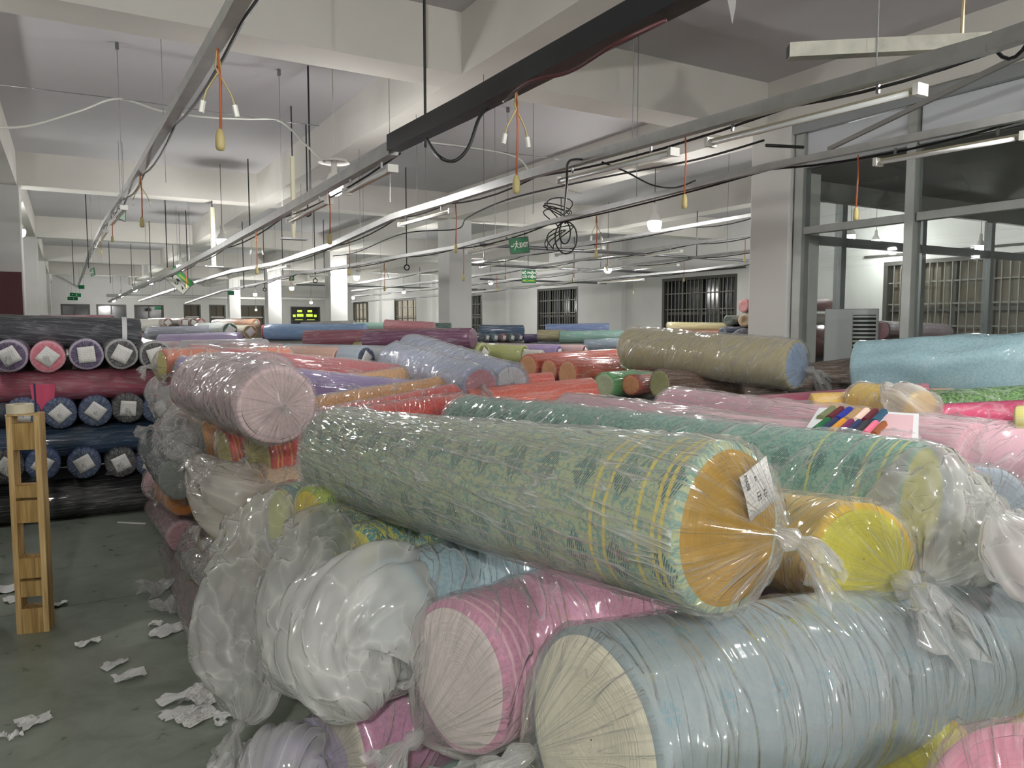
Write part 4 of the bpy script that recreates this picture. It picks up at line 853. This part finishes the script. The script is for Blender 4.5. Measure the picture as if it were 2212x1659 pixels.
NR('blue filmed roll tied with a pale knot over a pink end',T(1038,834,5.3),T(852,780,7.0),.135,fabric('94a0bc','8894b0'),edgecloth('b87884'),kind='bag',milk=.25,loose=.04,rB=.17,knot=(0,0,.03),ksize=.10,group=G_TOP,res=.9,tint=(.95,.97,1))
NR('blue filmed roll with a white end, right of the one with the pink end',T(1104,828,5.5),T(890,757,7.4),.14,fabric('98a2bc','8c96b2'),edgecloth('ccd0d6'),kind='bag',milk=.25,loose=.03,rB=.16,knot=(0,0,.02),ksize=.07,group=G_TOP,res=.9,tint=(.95,.97,1))
FR('rose roll under the yellow filmed heap at the right',T(1640,890,4.5),T(2010,868,4.1),.10,'b04e6c',group=G_TOP)
FR('peach and yellow roll at the left of the yellow heap',T(1752,888,4.0),T(1990,880,3.9),.095,'dcb070','d9c25a',pat='mottle',col2='e0b840',kind='bag',group=G_TOP)
NR('yellow roll in a peaked crumpled bag behind the swatch card',T(1990,888,3.55),T(1860,868,3.9),.10,fabric('dcb638'),edgecloth('e0b42a'),kind='bag',milk=.2,tail=[(T(1960,870,3.5),.09),(T(1925,850,3.6),.05),(T(1908,828,3.6),.015)],ksize=0,group=G_TOP,loose=.02)
FR('green camouflage roll behind the magenta one',T(1985,888,4.0),T(2300,872,3.9),.105,'6b9452','5a7f45',pat='mottle',col2='36592f',kind='bag',group=G_TOP)
FR('small tan roll tip peeping over the green camouflage roll',T(2010,860,4.5),T(2120,858,4.5),.06,'c0a084',group=G_TOP)
FR('magenta roll above the broad light pink roll',T(2030,915,3.55),T(2380,903,3.3),.095,'cb3c6c','c23a68',kind='bag',group=G_TOP)
FR('pale yellow roll tip at the right edge above the pink roll',T(2196,912,3.2),T(2400,905,3.0),.07,'d6d07a',group=G_TOP)
# --- dark stack across the aisle end
for px,py,c,e,l in ((20,769,'a79bb0','4a2a5e','dark purple roll end with a label, at the left of the upper row'),(103,771,'d08a98','d4687c','pink roll end with a label in the upper row'),(187,766,'a498ac','40285a','dark purple roll end with a label, right of the pink one'),(263,765,'9a9a98','323236','charcoal roll end with a label, second from the right in the upper row'),(337,768,'9a9a98','2a2a2e','charcoal roll end with a label, touching the near pile')):
    A=Yp(px,py,7.15); FR(l,A,A+U*1.7,.128,c,e,ks=.0 if px>150 else .05,lab=(0,0,.125),group=G_L,labrot=hash_s(l)%7*.2-.5,wrap=.9)
for px,py,c,l in ((48,893,'1e3d66','navy roll end half hidden by the tape roll'),(130,893,'1e3d66','navy roll end with a bent label, middle row'),(207,888,'1e3d66','navy roll end with a torn label, middle row'),(277,882,'29292e','black roll end with star pleats, middle row'),(342,884,'1e3d66','navy roll end of the middle row next to the near pile'),
 (14,1008,'26262b','black roll end at the far left of the lower row'),(92,1003,'1d3f72','blue roll end behind the wooden frame, lower row'),(182,1001,'1c3a66','navy roll end with a square label, lower row'),(262,1000,'26262b','black roll end with a tilted label, lower row'),(328,1000,'1c3458','navy roll end of the lower row next to the near pile')):
    A=Yp(px,py,7.15); FR(l,A,A+U*1.7,.125,c,c,ks=.05 if 'black' in l else .03,lab=(0,.0,.12),group=G_L,labrot=hash_s(l)%9*.25-.9,wrap=.8)
FR('long pink roll lying crosswise in the dark stack',Vector((.95,7.42,1.143)),Vector((-1.4,7.42,1.128)),.128,'ab4a60',kind='diag',group=G_L)
FR('long navy roll lying crosswise in the dark stack',Vector((.95,7.42,.668)),Vector((-1.4,7.42,.655)),.13,'204468',kind='long',group=G_L,wrap=.7)
FR('long black roll lying crosswise at the bottom of the dark stack',Vector((.9,7.42,.168)),Vector((-1.6,7.42,.168)),.168,'17181c',group=G_L,wrap=.6)
o=FR('long black roll with a white band on top of the dark stack',Yp(303,722,7.95),Yp(-150,712,7.95),.15,'2a2e36',kind='diag',group=G_L,wrap=.7)
MB().tube([(-o.children[0].dimensions.x/2+.12,0,.15),(-o.children[0].dimensions.x/2+.16,0,.15)],.158,32,caps=False).build('white_band',plain('white_band','d9d9dc',.4),o,smooth=True)
me=MB(); P0=Vector((-.28,7.27,1.16)); n=7
for i in range(n):
    for k in range(5): me.v.append(tuple(P0+Vector((k*.045-.02*i/n*(k-2)+.01*NZ(Vector((i,k,1))),-.03-.012*i+.02*math.sin(k*1.9),-.05*i))))
for i in range(n-1):
    for k in range(4): me.f.append([i*5+k,i*5+k+1,(i+1)*5+k+1,(i+1)*5+k])
o=me.build('hanging_cloth_end',fabric('c4546e'),smooth=True); tag(o,'pink cloth end hanging down in front of the crosswise pink roll','cloth')
# --- background piles
BG=[('maroon roll far behind the dark stack',T(243,694,11.5),T(88,694,11.5),.1,'6a2a3c'),
('cream roll beside the curtained windows',T(268,704,13),T(352,702,13),.11,'dcdad0'),
('grey roll with white bands under the small brown rolls',T(322,724,10.4),T(472,722,10.2),.12,'666a76'),
('lavender roll in torn film behind the rose red roll',T(345,744,8.8),T(520,740,8.8),.12,'b3a5cc'),
('pale whitish roll just behind the rose red roll',T(395,756,8.2),T(575,754,8.0),.11,'cfc8cc'),
('red and white striped roll tip',T(566,716,9.7),T(640,716,9.8),.085,'c8405c'),
('sky blue roll in the middle background',T(577,717,9.3),T(790,717,9.0),.1,'7fa2cc'),
('rose brown roll left of the long plum roll',T(660,732,8.6),T(1000,727,8.3),.098,'93505f'),
('long plum roll ending at the wide white pillar',T(792,737,8.0),T(1022,731,7.5),.105,'6d3257'),
('grey flat bundle before the green lit window',T(650,704,14),T(766,700,14),.07,'94948c'),
('mint roll behind the second pillar',T(768,704,13),T(960,706,12.6),.065,'a3cfc0'),
('dusty pink roll before the beige lit window',T(832,701,11),T(938,707,10.8),.075,'c9828c'),
('dark teal roll left of the wide pillar',T(930,707,12),T(975,707,12),.07,'56766f'),
('navy roll just right of the wide white pillar',T(1036,714,10.6),T(1130,714,10.8),.08,'2c4d6c'),
('purple roll end right of the small row under the navy roll',T(1132,731,10.4),T(1172,731,10.4),.06,'453066'),
('shiny light blue roll before the left barred window',T(1178,711,10),T(1316,710,9.9),.07,'6d84b4'),
('olive roll under the shiny light blue one',T(1162,724,9.6),T(1222,725,9.5),.07,'988f66'),
('sea green roll before the left barred window',T(1208,728,9.2),T(1346,726,9.2),.075,'6c9488'),
('slate blue roll under the sea green one',T(1262,748,8.8),T(1345,746,8.7),.08,'6c7c8a'),
('olive roll under the large barred window',T(1440,708,8.5),T(1572,710,8.4),.068,'a39a6a'),
('coral roll under that olive roll',T(1440,724,8.3),T(1590,724,8.3),.05,'c9705c'),
('dusty pink roll stacked highest beside the right pillar',T(1605,661,8.6),T(1800,659,9.3),.075,'bb7474'),
('slate roll behind the right pillar',T(1560,719,8.2),T(1800,704,9.3),.06,'3d4a60'),
('pink roll seen low through the office glass',T(1735,735,8.3),T(1786,735,8.5),.17,'a84f62'),
('dark mauve roll with a pink end seen through the office glass',T(1903,714,9.6),T(2040,720,10.2),.13,'5c4a54'),
('dusty pink roll below the mauve one in the office glass',T(1935,748,9.3),T(2080,748,10),.08,'b56a7c')]
for l,a,b,r_,c in BG: FR(l,a,b,r_,c,'cf8a98' if 'pink end' in l else c,res=.7,kind='diag' if hash_s(l)%2 else 'long')
EN=[((548,764),7.8,.115,'c9b0b0','7a2a30','dark red roll end, leftmost of the row behind the rose red roll',0),((607,768),7.6,.12,'cdb4b2','7c2c30','dark red roll end left of the black one',0),((681,774),7.4,.122,'c4c2be','202126','black roll end with a torn label in the row',.11),((738,776),7.2,.122,'cfa592','8e302c','brick red roll end with a square label',.11),((791,776),7.1,.128,'a4b0bc','1d3c60','blue roll end with a diamond turned label',.12),((850,768),7.6,.1,'aeb2b6','1b1c20','black roll end next to the blue filmed pair',0),
((1045,765),7.6,.115,'bcc47e','828c30','lime roll end with a label, left one',.11),((1134,765),7.9,.098,'bcc47e','828c30','lime roll end with a label, right one',.10),((1172,772),7.8,.075,'cfccc2','b9b5aa','cream roll end between the lime and the purple one',0),((1208,763),8.1,.09,'a48cc0','745a9c','purple roll end with a label',.09),((1264,762),8.1,.085,'c9a8a8','64222c','dark red roll end right of the purple one',.09),
((497,714),9.6,.10,'c8d0cc','1f5f4a','dark green roll end with a label in the background',.11),((541,717),9.7,.09,'bfb49c','8c6c2a','gold brown roll end with a label',.1),((553,698),10.4,.062,'cf9872','d09a70','small orange roll end stacked above the gold brown one',.05),((526,697),11,.062,'a58a84','703a38','small brown roll lying above the dark green end',0),
((363,697),12.6,.08,'b9aaa4','74443c','small brown roll end with a label, leftmost of four',.09),((400,697),12.6,.08,'b9aaa4','74443c','small brown roll end with a label, second of four',.09),((418,697),12.7,.075,'b39c94','74443c','small brown roll end with a label, third of four',.08),((434,697),12.8,.075,'d0988a','c46c58','small coral roll end with a label, rightmost of four',.08),
((1574,692),8.3,.06,'5c6b58','2e3d36','small dark green roll end by the large barred window',0),((1608,693),7.9,.068,'a8977c','c4a67e','tan roll end touching the right pillar',0),((1722,765),7.9,.09,'b56a7c','b05a70','small pink roll end low behind the right pillar',0)]
for p,t,r_,c,e,l,lb in EN:
    A=T(*p,t); FR(l,A,(A+Vector((-.8,1.5,0)) if 540<p[0]<1300 and t<8.5 and r_>.07 else A+Vector((-.12,1.7,0))) if p[0]<1500 else A+Vector((1.0,.6,0)),r_,c,e,lab=(0,0,lb) if lb else None,res=.8,labrot=hash_s(l)%6*.25-.4,wrap=.9)
for k in range(5):
    A=T(1053+18*k,729,10.4); c=['2f4450','4c6d74','7c4a54','3a5552','2c3c5a'][k]; FR(['leftmost','second','middle reddish','fourth','rightmost'][k]+' small roll end under the navy roll by the wide pillar',A,A+U*1.0,.055,c,c,lab=(0,0,.05),res=.6)
# --- supporting rolls low inside the piles (seen in the gaps)
random.seed(11)
BC=['8a8f98','7a5a60','56606e','8f8a78','6a7f78','9a7f84','4a4f5a','a39a8c']
k_=0
def support(P,Q,r0,step=.155,rows=1):
    global k_
    zt=min(P.z,Q.z)-r0; n=int(zt/(2*step)+.5); 
    if n<1: return
    st=zt/(2*n)
    for j in range(n):
        for q in range(rows):
            o_=Vector((0,q*.9,0)); z=st*(2*j+1)
            FR('plain roll buried low inside a pile, below the visible rows',Vector((P.x,P.y,z))+o_,Vector((Q.x,Q.y,z))+o_,st*.99,BC[k_%8],res=.5,group='buried rolls'); k_+=1
for l,a,b,r_,c in BG:
    if 'left of that' not in l: support(a,b,r_)
for i0,i1 in ((0,5),(6,10),(11,14),(15,18)):
    (p0,t0,r0),(p1,t1,r1)=EN[i0][:3],EN[i1][:3]; a=T(*p0,t0)+Vector((-.1,.12,0)); b=T(*p1,t1)+Vector((.1,.12,0)); support(a,b,max(r0,r1)+.01,rows=2)
for q in (19,20,21): p0,t0,r0=EN[q][:3]; support(T(*p0,t0),T(*p0,t0)+Vector((1.,.6,0)),r0)
support(T(1040,729,10.5),T(1135,729,10.5),.06)
support(Vector((-1.9,8.0,1.37)),Vector((.9,8.0,1.37)),.0)
for P_,Q_,r0 in ((T(1140,793,7.0),T(1400,775,8.2),.13),(T(1362,832,6.5),T(1500,812,7.8),.13),(T(1852,795,4.9),T(2420,805,4.1),.2),(T(1600,850,5.7),T(1900,812,5.6),.16),(T(1195,834,6.1),T(980,850,6.0),.12),(T(1722,830,5.3),T(1450,830,6.4),.2),(T(850,800,7.3),T(1038,860,5.6),.15)): support(P_,Q_,r0)
for (x0,y0,x1,zs) in ((.85,1.75,2.7,(.17,)),(.85,2.2,2.8,(.17,.5)),(.85,2.6,2.8,(.17,.5)),(.85,3.0,2.8,(.17,.5)),(.85,3.45,2.8,(.17,.5)),(.85,3.9,2.8,(.17,.5)),(.95,4.5,2.9,(.31,.6)),(.95,4.95,2.9,(.31,.6,.9)),(.95,5.5,2.9,(.31,.6,.9)),(.95,6.1,2.9,(.31,.6,.9)),(.95,6.6,2.9,(.31,.6,.9)),(2.9,2.4,4.6,(.17,.5,.8)),(2.9,3.0,4.6,(.17,.5,.8)),(2.95,3.8,4.9,(.17,.5,.8)),(2.95,4.5,4.9,(.17,.5,.8))):
    for z in zs:
        FR('plain roll buried low inside a pile, below the visible rows',Vector((x0,y0,z)),Vector((x1,y0,z)),.155,BC[k_%8],res=.55,group='buried rolls'); k_+=1
# --- colour card
c0=[T(1780,887,3.5),T(2010,893,3.3),T(1954,960,2.85),T(1722,932,3.03)]
cen=sum(c0,Vector())/4; ex=((c0[1]+c0[2])-(c0[0]+c0[3])).normalized(); ez=ex.cross((c0[0]+c0[1])-(c0[3]+c0[2])).normalized(); ey=ez.cross(ex)
R=Matrix((ex,ey,ez)).transposed(); wc=((c0[1]-c0[0]).length+(c0[2]-c0[3]).length)/2; hc=((c0[1]-c0[2]).length+(c0[0]-c0[3]).length)/2
root=empty('swatch_card',cen,'white colour card with fifteen small cloth samples, lying on the pink rolls','card',rot=R.to_quaternion())
MB().box((-wc/2,-hc/2,0),(wc/2,hc/2,.004)).build('card',plain('white_card','e6e8ea',.5),root)
MB().box((wc*.17,-hc*.42,.0042),(wc*.45,hc*.40,.006)).build('pink_panel',plain('pink_cloth','d9b4bb',.8),root)
for row,cols in ((1,('6f7854','5c1624','1d2c90','a8885e','eccfbe','5c1624','1f4c64')),(0,('0f5c34','1a284e','cc8c2a','6c2054','1c2c52','27282d','e2728e','8c4c24'))):
    for k,c in enumerate(cols):
        x=-wc*.46+wc*.60*(k+.5)/len(cols)+(0.0 if row else .01); y0,y1=((.02,.44) if row else (-.42,-.03)); m=MB()
        ww=wc*.56/len(cols)/2
        prof=[(-ww,.0045),(-ww*.9,.018),(-ww*.3,.024),(ww*.5,.022),(ww,.0045)]
        for yy in (y0*hc,(y0+y1)/2*hc,y1*hc):
            for (a,b) in prof: m.v.append((x+a+(yy-y0*hc)*.12,yy,b))
        for i in range(2):
            for j in range(4): m.f.append([i*5+j,i*5+j+1,(i+1)*5+j+1,(i+1)*5+j])
        m.f.append([4,3,2,1,0]); m.f.append([10,11,12,13,14])
        m.build('swatch',plain('swatch_'+c,c,.85),root)
